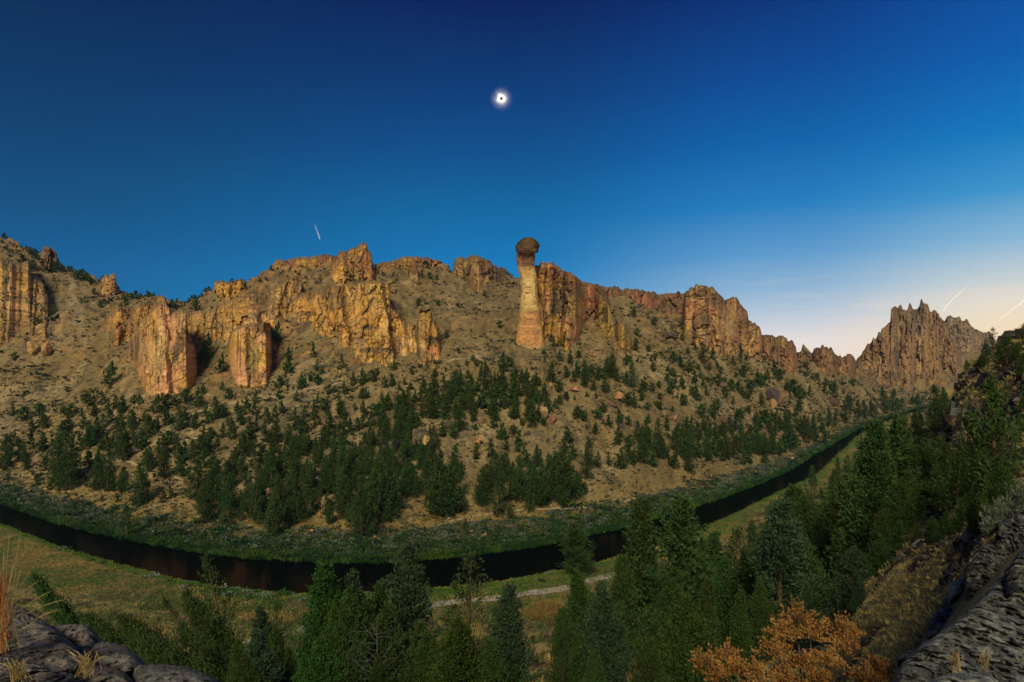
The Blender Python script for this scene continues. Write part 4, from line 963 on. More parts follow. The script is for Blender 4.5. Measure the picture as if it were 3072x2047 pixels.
def tile(ox, oy, lst, sc=3.92, dens=None, **kw):
    for a in lst:
        x, yt, yb = ox + a[0] / sc, oy + a[1] / sc, oy + a[2] / sc
        hp = yb - yt
        wob = ((a[0] * 37 + a[1] * 11) % 100) / 100
        if hp < 36: put(K_BF if wob < .55 else K_JF, x, yt, yb, w=.9 + .4 * wob, name='juniper_bush', **kw)
        elif hp < 62: put(K_JF if wob < .62 else K_PF, x, yt, yb, w=1.0 + .4 * wob, **kw)
        elif wob < .6: put(K_JM, x, yt, yb, w=1.0 + .3 * wob, **kw)
        else: put(K_PM if wob < .85 else K_JM, x, yt, yb, w=1.0 + .5 * wob, **kw)


A = [(150,440,570),(295,490,630),(450,450,580),(545,580,740),(760,480,590),(815,470,610),(800,240,300),(1045,335,470),(1120,450,590),(1205,290,450),(1265,380,560),(1360,340,500),(1430,340,560),(1580,350,440),(1655,320,440),(1830,330,560),(1965,340,480),(2050,370,470),(2180,290,430),(2320,250,480),(975,490,720),(1155,560,780),(1060,680,960),(1440,600,760),(1370,600,760),(1550,510,740),(1700,560,880),(1790,620,820),(1980,480,690),(2090,480,760),(2180,480,640),(2300,530,740),(740,640,860),(800,640,750),(30,820,1230),(115,810,1060),(180,780,940),(250,850,1090),(345,760,980),(490,780,1010),(290,970,1230),(640,850,1060),(700,820,1420),(780,840,1460),(870,990,1330),(530,1030,1230),(1255,780,1000),(1330,800,950),(1490,740,970),(1130,720,860),(960,780,1000),(1460,900,1130),(1770,950,1240),(1940,950,1330),(1620,860,980),(1050,990,1190),(1160,980,1350),(1120,1150,1460),(1260,1100,1470),(1420,1190,1490),(1630,1150,1640),(1710,1260,1600),(2150,880,1120),(2140,1080,1290),(2290,850,1130),(2020,780,910),(2240,1180,1560),(430,1280,1420),(585,1390,1460),(470,1260,1340),(2000,1400,1560),(1920,1440,1600),(1370,1490,1600),(1210,1500,1590),(2340,1100,1450),(1490,1640,2040),(1580,1560,1640),(1650,1560,1650)]
B = [(40,200,330),(20,330,480),(170,360,620),(280,460,600),(80,470,680),(440,410,560),(480,470,690),(370,590,780),(265,660,840),(365,700,860),(660,280,440),(640,390,570),(550,350,500),(270,180,290),(350,270,390),(935,130,250),(1030,180,250),(1205,80,190),(1205,160,270),(1300,70,180),(1365,95,210),(1080,0,80),(1000,70,130),(1370,0,60),(1435,20,90),(935,260,390),(1135,290,410),(1500,230,330),(1580,220,310),(1695,180,330),(1380,320,440),(885,440,600),(960,400,560),(1275,410,480),(1480,390,520),(1230,480,620),(1340,490,630),(1630,300,480),(1650,410,620),(1700,470,700),(1120,620,720),(1175,640,780),(1240,640,780),(1355,620,700),(1415,600,690),(1500,530,590),(1800,80,230),(1920,20,220),(2040,60,190),(2080,10,100),(2180,110,250),(2250,80,240),(2340,190,290),(1900,260,390),(1945,270,390),(1920,400,560),(1825,430,520),(1790,240,300),(2140,310,480),(2220,310,520),(2310,330,620),(2140,460,720),(2010,530,720),(2180,560,730),(2070,460,600),(1540,600,820),(1440,690,920),(1770,600,800),(1590,760,980),(1990,700,960),(1910,540,740),(1850,600,760),(885,650,900),(770,700,900),(1050,770,950),(600,730,880),(1280,800,960),(1170,840,970),(490,790,960),(650,800,960),(40,690,880),(140,730,850),(210,820,1000),(80,800,1000),(450,940,1160),(540,870,1070),(830,940,1180),(870,820,1010),(1000,920,1130),(1110,890,1080),(1250,860,1060),(1370,960,1150),(1660,1030,1330),(1730,1020,1250),(1870,1070,1300),(2240,970,1200),(2290,1070,1330),(1830,900,1080),(1600,900,1100),(1480,1040,1200),(50,970,1200),(120,1060,1290),(200,1090,1350),(360,1110,1330),(510,1030,1250),(680,1130,1340),(830,1060,1420),(940,1060,1330),(1070,1110,1400),(1190,1150,1350),(1300,1120,1320),(1430,1070,1280)]
E = [(330,480,900),(640,520,1030),(720,470,900),(900,530,1080),(860,700,1200),(1010,690,1040),(1280,400,780),(1240,700,1000),(1690,240,700),(1660,480,960),(1730,240,560),(1870,290,700),(2090,310,1060),(2230,500,960),(60,560,820),(150,600,800),(350,920,1090),(1130,820,960),(2260,180,520),(2200,200,420),(1900,620,1230)]
Cc = [(145,190,290),(405,100,170),(55,330,420),(90,430,720),(30,480,740),(125,400,470),(1200,30,250),(1300,110,220),(1025,200,260),(780,120,190),(895,120,190),(848,70,125),(830,310,520),(910,330,500),(1020,360,480),(1190,250,450),(1345,240,460),(1440,230,400),(1500,290,420),(1600,260,420),(1780,140,400),(1700,90,150),(1690,0,60),(1880,0,140),(2000,0,170),(2100,20,100),(2100,130,330),(2190,120,370),(2260,190,300),(1950,180,330),(2040,240,390),(2280,340,490),(2170,330,440),(2330,200,360),(1860,380,500),(1640,470,640),(1550,390,550),(1400,390,560),(1300,410,640),(1080,390,560),(1190,540,680),(1060,580,780),(1110,600,760),(320,470,560),(340,510,800),(440,490,700),(500,490,680),(580,460,640),(720,490,700),(830,500,700),(520,620,830),(650,630,820),(710,660,960),(250,620,780),(850,700,850),(900,580,680),(210,750,920),(500,840,1030),(640,820,1050),(50,640,1000),(110,800,1100),(20,560,800),(1360,640,820),(1440,820,900),(1560,700,920),(1760,580,750),(1830,570,700),(1690,810,890),(1880,550,640),(1950,500,590),(2050,530,590),(2200,490,560),(2310,500,570),(1100,790,930),(1200,860,1060),(1240,1000,1180),(1330,900,1000),(1400,950,1130),(1400,1080,1200),(1980,900,1100),(2080,680,800),(2170,730,840),(2330,720,830),(2200,870,930),(2300,850,1000),(900,1090,1290),(1090,1060,1290),(280,1110,1320),(890,880,950)]
Ff = [(660,150,540),(280,320,720),(390,250,700),(480,330,970),(400,620,960),(540,400,980),(680,740,940),(90,380,760),(1000,360,700),(950,560,860),(1130,450,980),(1190,260,560),(1240,240,560),(1420,290,820),(1650,360,860),(1560,460,850),(1740,240,460),(1600,140,400),(1480,160,400),(1900,120,830),(2000,380,800),(2070,460,740),(2030,130,320),(2180,210,540),(2230,60,400),(2330,220,400),(1300,850,1020),(770,1000,1130),(2130,860,940),(60,560,760),(2160,590,720),(1330,340,600)]
Dd = [(120,250,530),(200,410,570),(60,540,700),(30,440,540),(320,240,330),(295,300,390),(570,150,220),(600,260,340),(650,250,320),(430,60,210),(390,350,640),(310,450,620),(520,510,680),(490,540,720),(620,360,450),(800,370,460),(860,430,520),(790,500,580),(600,600,700),(690,570,650),(870,230,340),(940,270,330),(960,320,400),(1030,160,250),(1045,360,470),(1155,370,440),(1110,430,610),(1185,450,540),(965,490,660),(870,550,660),(830,620,720),(1220,530,630),(1275,500,590),(1210,100,360),(1290,340,440),(1380,320,420),(1330,170,320),(1420,400,470),(1120,120,190),(1385,500,620),(1320,530,600),(1480,510,570),(1550,560,680),(1630,550,700),(1690,400,520),(1590,440,530),(1650,120,240),(1570,270,380),(1680,620,760),(1750,680,790),(1480,640,760),(1250,640,740),(1100,640,760),(1160,720,800),(980,740,860),(910,700,770),(720,710,790),(480,650,800),(400,700,880),(330,730,850),(1780,560,680),(1850,440,600),(1900,500,640),(1980,420,560),(2050,320,480),(2130,440,560),(2200,600,700),(1900,700,860),(2100,740,830),(2270,560,700),(2330,640,780),(560,830,910),(690,810,900),(40,830,940),(560,940,1060),(860,850,930),(790,960,1140),(1020,980,1130),(1180,850,990),(1320,860,1000),(1360,800,900),(1520,990,1170),(1560,760,840),(1740,860,940),(1660,900,1010),(1840,930,1110),(1940,920,1060),(1880,990,1130),(2050,950,1060),(2220,950,1140),(2150,1010,1140),(2320,1000,1150),(220,890,1080),(330,970,1090),(100,960,1110),(1100,1080,1170),(1210,1010,1140),(1300,1040,1190),(1420,1080,1200),(260,1150,1230),(330,1210,1330),(220,1230,1320),(490,1100,1290),(570,1120,1210),(530,1260,1440),(800,1160,1230),(720,1180,1480),(690,1240,1470),(1000,1130,1500),(930,1220,1420),(1140,1260,1480),(1230,1230,1500),(1300,1280,1500),(1400,1280,1480),(1500,1200,1490),(1580,1120,1460),(1690,1070,1440),(1740,1180,1420),(1850,1160,1430),(1930,1180,1440),(2000,1100,1420),(2110,1240,1450),(2160,1180,1400),(2240,1140,1380),(2300,1150,1350),(610,1370,1570),(870,1370,1600),(1060,1360,1640),(1690,1410,1560),(1770,1400,1540),(240,1360,1600),(100,1400,1560),(390,1350,1560),(1940,1450,1540)]
Gg = [(60,420,760),(110,560,780),(270,380,700),(350,380,680),(460,450,600),(560,290,540),(620,330,520),(740,140,460),(790,160,340),(870,200,420),(965,200,420),(1030,190,400),(1080,250,350),(1190,50,360),(1280,70,330),(1340,180,320),(1400,170,290),(1520,150,260),(1580,130,260),(1635,150,240),(490,0,140),(310,30,160),(600,60,170),(540,0,60),(80,120,250),(180,200,330),(240,60,180),(700,60,130),(20,330,560),(150,300,400)]


def build_trees():
    tile(0, 1100, A); tile(600, 1100, B); tile(600, 1300, E); tile(1200, 1050, Cc); tile(1200, 1300, Ff); tile(1800, 1000, Dd)
    for a in Gg:
        x, yt, yb = 2350 + a[0] / 3.92, 1150 + a[1] / 3.92, 1150 + a[2] / 3.92
        put(K_SM if (yb - yt) > 45 else K_JF, x, yt, yb, w=1.15 + .3 * ((a[0] % 7) / 7))
    for x, yt, yb in [(328, 1085, 1164), (626, 1000, 1080), (608, 1060, 1096), (835, 965, 1030), (862, 1045, 1122), (940, 1030, 1075), (1025, 1065, 1112), (1183, 1078, 1112), (950, 1078, 1112), (660, 1060, 1120), (1660, 1010, 1042), (1696, 995, 1045),
                      (145, 770, 820), (168, 790, 818), (230, 815, 840), (258, 820, 842), (270, 832, 850), (280, 868, 885), (375, 892, 916), (302, 905, 925), (160, 926, 948), (110, 955, 980), (96, 785, 815), (106, 750, 772), (130, 843, 855), (40, 1060, 1082), (75, 720, 742), (90, 745, 765), (65, 765, 790), (585, 905, 935),
                      (1315, 902, 918), (1255, 900, 920), (1340, 995, 1015), (1375, 1045, 1060), (1290, 820, 838), (1310, 828, 842), (1500, 965, 985), (1454, 875, 890), (1900, 925, 950), (1912, 988, 1010), (1905, 1015, 1052), (1965, 955, 980), (2030, 995, 1018), (2046, 1005, 1022), (1890, 1070, 1090), (2300, 1030, 1056), (2220, 1055, 1090), (2420, 1090, 1112), (2450, 1120, 1140), (2480, 1140, 1165), (2560, 1140, 1160), (2500, 1150, 1178), (2760, 1085, 1105), (2864, 1095, 1112)]:
        put(K_JF if yb - yt > 30 else K_BF, x, yt, yb, name=None if yb - yt > 34 else 'juniper_bush', w=.9)
    # two trees standing on the meadow beside the far river
    put(K_SM, 2583, 1306, 1328, d=620, w=1.2, far=False, zone='alone on the far meadow strip'); put(K_JM, 2715, 1235, 1254, d=930, w=1.3, far=False, zone='at the end of the far meadow')
    # right bank grove on the slope below the viewer's rim: top position and distance
    G2 = [(735,850,330),(650,890,330),(880,740,340),(1000,670,330),(1120,490,380),(1190,460,400),(1260,560,370),(1380,410,380),(1480,450,330),(1560,350,330),(1640,280,300),(1720,260,280),(1800,40,300),(1900,60,250),(1950,120,220),(1450,600,300),(1330,550,330),(860,880,300),(1000,800,290),(1180,740,300),(1340,640,310),(1580,620,280),(1700,560,250),(1790,670,230),(1860,640,220),(1420,820,260),(1600,760,240),(930,1040,260),(700,1060,270),(560,1020,280),(1370,1070,230),(1750,1000,180),(1240,1180,220),(1130,1170,230),(1990,740,170),(2150,700,150),(2100,860,130),(330,980,300),(700,1420,200),(200,1480,230),(1060,980,280),(1270,900,280),(1500,980,240),(1660,900,220),(1900,880,180),(820,1200,240),(480,1250,240),(1000,1350,200),(1450,1250,200),(1620,1200,190),(1850,1150,160),(1980,1000,150)] + [(int((x - 2350) * 3.92), int((y - 1150) * 3.92), 150) for x, y in ((2400, 1470), (2440, 1510), (2375, 1540), (2505, 1465), (2552, 1432), (2485, 1560), (2590, 1490), (2620, 1420), (2665, 1400), (2330, 1600), (2290, 1560), (2430, 1610), (2540, 1590), (2640, 1540), (2700, 1480), (2745, 1340), (2768, 1280), (2815, 1190), (2835, 1230), (2860, 1210))]
    for a in G2:
        x, yt, d = 2350 + a[0] / 3.92, 1150 + a[1] / 3.92, a[2]
        want = 19 + a[1] % 5; cand = np.arange(70, 460, 5.0)
        hh = (HY - yt) / F * cand - ground(np.full(cand.shape, x), cand)
        d = float(cand[np.argmin(np.abs(hh - want) + .006 * np.abs(cand - d))])
        put((K_PN + K_JN if d < 150 else K_SM) if a[0] % 3 else K_PM, x, yt, d=d, w=1.0 + .3 * ((a[1] % 5) / 5), far=False, zone='in the dark right bank grove')
    # trees on the near hillside, upper right: top and foot rows
    for ks, x, yt, yb, w in ((K_AN, 2979, 984, 1065, 1.1), (K_JM, 2965, 1050, 1108, 1.3), (K_JM, 3016, 1012, 1112, 1.5), (K_JM, 2996, 1040, 1100, 1.2), (K_PM, 3066, 988, 1060, 1.1), (K_JM, 3054, 1032, 1085, 1.3), (K_JM, 3070, 1062, 1135, 1.3), (K_JM, 2942, 1060, 1112, 1.4), (K_JM, 2900, 1082, 1118, 1.0),
                             (K_JM, 3005, 1146, 1500, .9), (K_PM, 3066, 1150, 1330, .9), (K_JM, 2872, 1345, 1530, 1.2), (K_SM, 2968, 1300, 1520, 1.2), (K_JN, 3010, 1380, 1540, .9), (K_JM, 2935, 1440, 1600, .8)):
        put(ks, x, yt, yb, far=False, w=w)
    # the near trees: (models, x, top row, d, width factor, foot offset in pixels)
    near = [(K_SN, 43, 1651, 60, .8, 120), (K_JN, 193, 1768, 52, 1.0, 110), (K_JN, 269, 1753, 50, 1.05, 130), (K_JN, 305, 1790, 46, 1.0, 140), (K_JN, 407, 1758, 55, .9, 150), (K_AN, 478, 1763, 62, 1.0, 60), (K_JN, 529, 1733, 60, .95, 80),
            (K_AN, 620, 1667, 62, .9, 45), (K_JN, 600, 1850, 42, 1.2, 130), (K_JN, 700, 1935, 34, 1.1, 60), (K_BJ, 783, 1834, 60, .9, 15), (K_AN, 826, 1804, 66, 1.0, 5), (K_BJ, 775, 1905, 40, 1.0, 20), (K_DT, 974, 1700, 56, 1.0, 10), (K_JG, 1020, 1790, 52, .8, 0),
            (K_BJ, 1055, 1733, 60, .9, 10), (K_PN, 1136, 1753, 66, .9, 0), (K_BN, 1223, 1646, 60, .85, 5), (K_AN, 1403, 1667, 78, 1.1, 0), (K_JG, 943, 1946, 36, 1.0, 0), (K_JG, 1395, 1865, 44, 1.2, 0),
            (K_BJ, 1512, 1778, 52, 1.0, 0), (K_SN, 1924, 1524, 120, 1.2, -5), (K_PN, 2003, 1499, 110, 1.1, 0), (K_JN, 2085, 1626, 125, .9, 0), (K_JN, 1774, 1728, 95, .9, 0), (K_BJ, 1830, 1763, 64, 1.05, 0), (K_JN, 1700, 1850, 60, .9, 0),
            (K_AN, 2201, 1585, 120, 1.2, 0), (K_SM, 2262, 1570, 140, 1.1, 0), (K_JG, 2054, 1804, 46, 1.15, -10), (K_SN, 2115, 1753, 70, 1.0, 0), (K_JN, 1932, 1921, 40, 1.0, 0), (K_BN, 2347, 1514, 66, 1.1, -15), (K_BN, 2527, 1647, 50, 1.0, 0),
            (K_JN, 2410, 1575, 90, 1.0, 0), (K_JN, 2469, 1560, 100, .9, 0), (K_PN, 2600, 1520, 90, .95, 0), (K_BJ, 2672, 1500, 70, 1.0, 0), (K_JN, 2906, 1490, 33, 1.1, -30), (K_JN, 2840, 1540, 42, 1.0, -10), (K_PM, 2738, 1400, 110, 1.1, 0), (K_JN, 2790, 1420, 85, 1.0, 0), (K_PN, 2250, 1650, 80, 1.0, 0),
            (K_JN, 2180, 1700, 80, 1.0, 0), (K_PN, 2130, 1600, 130, 1.0, 0), (K_JN, 1990, 1720, 90, 1.0, 0), (K_JN, 2300, 1760, 60, .8, 0), (K_BJ, 2420, 1760, 56, .8, 0), (K_SN, 2215, 1790, 56, 1.0, 0), (K_JN, 1880, 1690, 110, .9, 0), (K_JN, 1130, 1985, 44, .8, 0), (K_JG, 700, 1985, 36, 1.0, 20), (K_JN, 845, 1905, 50, 1.0, 0), (K_JN, 1075, 1840, 54, 1.0, 0), (K_JN, 1165, 1815, 56, 1.0, 0), (K_JN, 1300, 1900, 50, 1.0, 0), (K_PN, 1255, 1860, 52, 1.0, 0), (K_JN, 1500, 1930, 44, 1.0, 0), (K_PN, 2685, 1560, 62, 1.1, 0), (K_JN, 2745, 1575, 52, 1.1, 0), (K_PN, 2795, 1550, 47, 1.1, 0), (K_JN, 2845, 1590, 35, 1.1, 0), (K_JN, 2635, 1610, 55, 1.1, 0), (K_BJ, 2580, 1740, 46, 1.0, 0), (K_JN, 880, 1950, 46, .7, 0), (K_JN, 1800, 1960, 40, .9, 0)]
    adjs = {id(K_SN): 'slender', id(K_AN): 'airy', id(K_BN): 'bluish', id(K_BJ): 'bluish', id(K_JG): 'bright green', id(K_DT): 'red topped', id(K_JN): 'bushy', id(K_PN): 'dark'}
    for ks, x, yt, d, w, dx in near:
        if x >= 760 and d < 85: w *= .98
        if x < 760: w, dx = w * .74, dx * (3.0 if x < 615 else 1.9)
        put(ks, x, yt, d=d, w=w, dx=dx, far=False, adj=adjs.get(id(ks), ''))
    # denser parts of the far grove
    rg = np.random.default_rng(77); got = []
    polys = [((600, 1180), (1330, 1580), 68, 170), ((1240, 1640), (1130, 1270), 48, 80), ((1180, 1330), (1250, 1430), 60, 26), ((1850, 2480), (1240, 1400), 56, 60), ((1850, 2420), (1110, 1240), 34, 60), ((1180, 1720), (1410, 1540), 84, 30), ((0, 620), (1250, 1400), 60, 30), ((640, 1250), (1230, 1340), 44, 40)]
    for (xa, xb), (ya, yb_), hp, num in polys:
        k = t_ = 0
        while k < num and t_ < 4000:
            t_ += 1
            x = rg.uniform(xa, xb); y = rg.uniform(ya, yb_)
            if xa == 1850 and not (1360 - (x - 1850) * .12 - 40 < y < 1400 - (x - 1850) * .10): continue
            if xa == 600 and y < 1420 - (x - 600) * .1 and rg.random() < .5: continue
            if any(abs(x - a) < 11 and abs(y - b) < 9 for a, b in got): continue
            got.append((x, y)); k += 1
            h_ = hp * rg.uniform(.6, 1.25) * (.75 + .5 * (y - ya) / (yb_ - ya))
            put((K_PF if h_ < 60 else K_PM) if rg.random() < .62 else (K_JF if h_ < 60 else K_JM), x, y - h_, y, w=rg.uniform(1.0, 1.35))
    # lone dark pine on the near river bank
    put(K_PN, 1734, 1575, 1722, far=False, w=1.75, zone='standing against the river by the road bend')


build_trees(); grow()
for _o in [o for o in bpy.data.objects if not o.users_collection]: bpy.data.objects.remove(_o)      # the unlinked models; their meshes live on in the copies
# ------------------------------------------------------------------ ground cover, stones, trails
def col_leaf_mat(name, trans=.12, rand=.3):
    m, nt, b = new_mat(name); L = nt.links.new
    at = N(nt, 'ShaderNodeAttribute', attribute_name='Col'); geo = N(nt, 'ShaderNodeNewGeometry')
    r2 = N(nt, 'ShaderNodeMapRange'); r2.inputs[3].default_value = 1 - rand; r2.inputs[4].default_value = 1 + rand; L(geo.outputs['Random Per Island'], r2.inputs[0])
    mx = N(nt, 'ShaderNodeVectorMath', operation='SCALE'); L(at.outputs['Color'], mx.inputs[0]); L(r2.outputs[0], mx.inputs['Scale'])
    L(mx.outputs[0], b.inputs['Base Color']); b.inputs['Roughness'].default_value = .85; b.inputs['Specular IOR Level'].default_value = .1
    tr = N(nt, 'ShaderNodeBsdfTranslucent'); L(mx.outputs[0], tr.inputs['Color']); ms = N(nt, 'ShaderNodeMixShader'); ms.inputs[0].default_value = trans
    L(b.outputs[0], ms.inputs[1]); L(tr.outputs[0], ms.inputs[2]); L(ms.outputs[0], nt.nodes['Material Output'].inputs['Surface'])
    return m


COVER = col_leaf_mat('dry_foliage')


def cover(name, P, C, size, per, spread, up, rg, aspect=.45, flat=.5):
    """tufts: per kites round each point P (n,3), colour C (n,3), size and spread (n,)"""
    n = len(P)
    i = np.repeat(np.arange(n), per)
    o = rg.normal(size=(len(i), 3)); o[:, 2] = np.abs(o[:, 2]) * flat
    dn = o * (1 - up) + np.array([0, 0, up * 1.6]) + rg.normal(size=o.shape) * .25; dn /= np.linalg.norm(dn, axis=1, keepdims=True)
    pts = P[i] + o * spread[i][:, None] * .55
    pts[:, 2] += size[i] * .25
    V, q = leaf_tris(pts, dn, size[i], rg, aspect)
    return mesh_obj(name, V, [q], COVER, col=np.repeat(C[i], 4, 0))


def spots(xs, ds):
    z = ground(xs, ds)
    return np.stack([(xs - CX) / F * ds, ds, z], 1)


def vary(c, n, rg, a=.25):
    return np.asarray(c)[None] * (1 + rg.uniform(-a, a, n))[:, None] * (1 + rg.uniform(-.08, .08, (n, 3)))


def boxes_rocks(P, S, C, rg, name, kind='stuff'):
    """many small angular stones as one mesh: squashed, skewed octahedron-ish blocks"""
    base = np.array([[-1, -1, -.6], [1, -1, -.6], [1, 1, -.6], [-1, 1, -.6], [-.7, -.8, .7], [.8, -.7, .6], [.7, .7, .8], [-.8, .7, .6]], float)
    fq = np.array([[3, 2, 1, 0], [4, 5, 6, 7], [0, 1, 5, 4], [1, 2, 6, 5], [2, 3, 7, 6], [3, 0, 4, 7]])
    n = len(P)
    B = base[None] * (1 + rg.uniform(-.35, .35, (n, 8, 3))) * S[:, None, None] * rg.uniform(.6, 1.2, (n, 1, 3))
    a = rg.uniform(0, 6.28, n); c, s = np.cos(a)[:, None], np.sin(a)[:, None]
    x, y = B[..., 0] * c - B[..., 1] * s, B[..., 0] * s + B[..., 1] * c
    tl = rg.uniform(-.6, .6, n)[:, None]; z = B[..., 2] + x * tl
    V = np.stack([x, y, z], -1) + P[:, None]
    F_ = (fq[None] + (np.arange(n) * 8)[:, None, None]).reshape(-1, 4)
    return tag(mesh_obj(name, V.reshape(-1, 3), [F_], BMAT, col=np.repeat(C, 8, 0)), kind=kind)


def build_cover():
    rg = np.random.default_rng(5)
    # sagebrush and low desert shrubs over the far slope
    n = 30000
    xs = rg.uniform(-150, 2820, n); dn, d0 = river_edges(xs)
    db = np.interp(xs, _far[:, 0], _far[:, 3]); drr = np.interp(xs, _far[:, 0], _far[:, 5])
    u = rg.uniform(0, 1, n)
    ds = np.where(rg.random(n) < .72, d0 + 16 + (db - d0 - 10) * u, db + (drr - db) * u * 1.0)
    P = spots(xs, ds)
    dens = .55 + fbm(P[:, 0] / 40, P[:, 1] / 40, octv=3, seed=71) * 1.3 + (xs < 420) * .25
    keep = rg.random(n) < np.clip(dens, .12, 1); P, xs, ds = P[keep], xs[keep], ds[keep]; n = len(P)
    t = rg.random(n)
    C = np.where((t < .5)[:, None], vary((.035, .042, .024), n, rg), np.where((t < .82)[:, None], vary((.065, .075, .052), n, rg), vary((.22, .165, .07), n, rg)))
    sz = rg.lognormal(-.28, .42, n) * np.clip(ds / 400, .8, 2.2)
    tag(cover('sagebrush', P, C, sz * .8, 9, sz, .3, rg), kind='stuff')
    # scattered stones on the same slope
    m = 5200
    xs = rg.uniform(-150, 2800, m); dn, d0 = river_edges(xs); db = np.interp(xs, _far[:, 0], _far[:, 3])
    ds = d0 + 20 + (db - d0 - 20) * rg.uniform(0, 1.25, m)
    P = spots(xs, ds); keep = rg.random(m) < np.clip(.35 + 1.6 * fbm(P[:, 0] / 28, P[:, 1] / 28, octv=3, seed=77), .05, 1)
    P, ds = P[keep], ds[keep]; m = len(P)
    C = np.where((rg.random(m) < .55)[:, None], vary((.10, .075, .05), m, rg, .4), vary((.34, .21, .10), m, rg, .3))
    boxes_rocks(P, np.clip(rg.lognormal(-.75, .5, m), .2, 2.2) * np.clip(ds / 450, .8, 2), C, rg, 'loose_stones')
    # reeds along the far water edge, then a broken belt of willow and grey sage above them
    wds = lambda xs: np.interp(xs, [0, 300, 700, 1200, 1600, 2000, 2400, 2700], [58, 44, 36, 37, 44, 50, 70, 80])
    n = 12000
    xs = rg.uniform(-120, 2700, n); dn, d0 = river_edges(xs)
    ds = d0 - .8 + (3 + 8 * np.clip(.5 + fbm(xs / 40, xs * 0, octv=3, seed=80), 0, 1.3)) * rg.uniform(0, 1, n) ** 1.3
    P = spots(xs, ds); P[:, 2] = np.maximum(P[:, 2], -H)
    far = np.clip(ds / 260, 1, 3); g = fbm(P[:, 0] / 12, P[:, 1] / 12, octv=3, seed=81)
    C = np.where((g > .12)[:, None], vary((.042, .085, .016), n, rg), vary((.018, .052, .016), n, rg))
    tag(cover('bank_reeds', P, C, rg.uniform(.5, 1.3, n) * far ** .7, 5, rg.uniform(.5, .9, n) * far, .62, rg, aspect=.18), kind='stuff')
    n = 12000
    xs = rg.uniform(-120, 2650, n); dn, d0 = river_edges(xs); u = rg.uniform(0, 1, n)
    ds = d0 + 2 + wds(xs) * u
    P = spots(xs, ds); g = fbm(P[:, 0] / 14, P[:, 1] / 11, octv=4, seed=83)
    keep = rg.random(n) < np.clip(1.35 - u * 1.0 + g * 1.2, .06, 1); P, ds, u, xs, g = P[keep], ds[keep], u[keep], xs[keep], g[keep]; n = len(P)
    sage = rg.random(n) < np.clip(.08 + u * .62 + (xs > 2150) * .25 + (xs < 200) * .2 - g * .4, .05, .95)
    grn = np.where((rg.random(n) < .3)[:, None], vary((.05, .10, .016), n, rg), np.where((rg.random(n) < .5)[:, None], vary((.018, .06, .014), n, rg), vary((.03, .052, .032), n, rg)))
    C = np.where(sage[:, None], np.where((rg.random(n) < .6)[:, None], vary((.112, .142, .118), n, rg), vary((.06, .08, .062), n, rg)), grn * .85)
    far = np.clip(ds / 270, 1, 2.6) ** .5
    sz = np.where(sage, rg.uniform(.5, 1.15, n), rg.lognormal(-.25, .35, n)) * far
    tag(cover('riverside_shrubs', P, C, sz * .62, 24, sz * 1.25, .42, rg, aspect=.35), kind='stuff')
    n = 9000
    xs = rg.uniform(-120, 2650, n); dn, d0 = river_edges(xs); ds = d0 + 3 + wds(xs) * 1.25 * rg.uniform(0, 1, n)
    P = spots(xs, ds); C = np.where((fbm(P[:, 0] / 10, P[:, 1] / 10, octv=3, seed=84) > 0)[:, None], vary((.26, .19, .06), n, rg), vary((.12, .13, .04), n, rg))
    tag(cover('bank_dry_grass', P, C, rg.uniform(.3, .6, n), 5, rg.uniform(.4, .9, n), .5, rg, aspect=.2), kind='stuff')
    # near bank: a bright strip of grass at the water, tussocks over the dry meadow
    n = 15000
    xs = rg.uniform(-150, 2740, n); dn, d0 = river_edges(xs)
    ds = dn + .6 - np.interp(xs, [0, 700, 1400, 2000, 2700], [10, 14, 16, 26, 60]) * rg.uniform(0, 1, n) ** 1.6
    P = spots(xs, ds); P[:, 2] = np.maximum(P[:, 2], -H)
    edge = (dn - ds) < 1.6
    far = np.clip(ds / 240, 1, 3)
    g = fbm(P[:, 0] / 9, P[:, 1] / 9, octv=3, seed=91)
    C = np.where(edge[:, None], vary((.23, .19, .05), n, rg), np.where((g > .0)[:, None], vary((.045, .14, .018), n, rg), vary((.09, .16, .028), n, rg)))
    tag(cover('bank_grass', P, C, rg.uniform(.25, .5, n) * far ** .6, 5, rg.uniform(.4, .8, n) * far, .5, rg, aspect=.2), kind='stuff')
    n = 130
    xs = np.where(rg.random(n) < .4, rg.normal(760, 70, n), rg.uniform(100, 2300, n)); dn, d0 = river_edges(xs); ds = dn - rg.uniform(1.5, 13, n); P = spots(xs, ds); sz = rg.uniform(.45, 1.2, n)
    C = np.where((rg.random(n) < .55)[:, None], vary((.15, .185, .155), n, rg), vary((.025, .06, .018), n, rg))
    tag(cover('near_bank_shrubs', P, C, sz * .6, 40, sz * 1.2, .4, rg, aspect=.35), kind='stuff')
    n = 30000
    xs = rg.uniform(-200, 2740, n); dn, d0 = river_edges(xs)
    lo = np.interp(xs, [-200, 0, 600, 1536, 2200, 2740], [165, 165, 152, 148, 190, 330])
    ds = lo + (dn - 8 - lo) * rg.uniform(0, 1, n)
    P = spots(xs, ds); g = fbm(P[:, 0] / 22, P[:, 1] / 14, octv=4, seed=95)
    C = np.where((g > .16)[:, None], vary((.24, .18, .06), n, rg), vary((.085, .120, .032), n, rg)); C = np.where((g < -.28)[:, None], vary((.14, .12, .07), n, rg), C)
    tag(cover('meadow_grass', P, C, rg.uniform(.25, .55, n), 4, rg.uniform(.5, 1.0, n), .5, rg, aspect=.22), kind='stuff')
    # slope below and right of the viewer: bunch grass and black lava rubble
    n = 60000
    xs = rg.uniform(1900, 3300, n); ds = np.exp(rg.uniform(math.log(9), math.log(260), n))
    P = spots(xs, ds)
    g = fbm(P[:, 0] / 9, P[:, 1] / 9, P[:, 2] / 5, 4, 61) + .25 * fbm(P[:, 0] / 2, P[:, 1] / 2, P[:, 2] / 2, 3, 62)
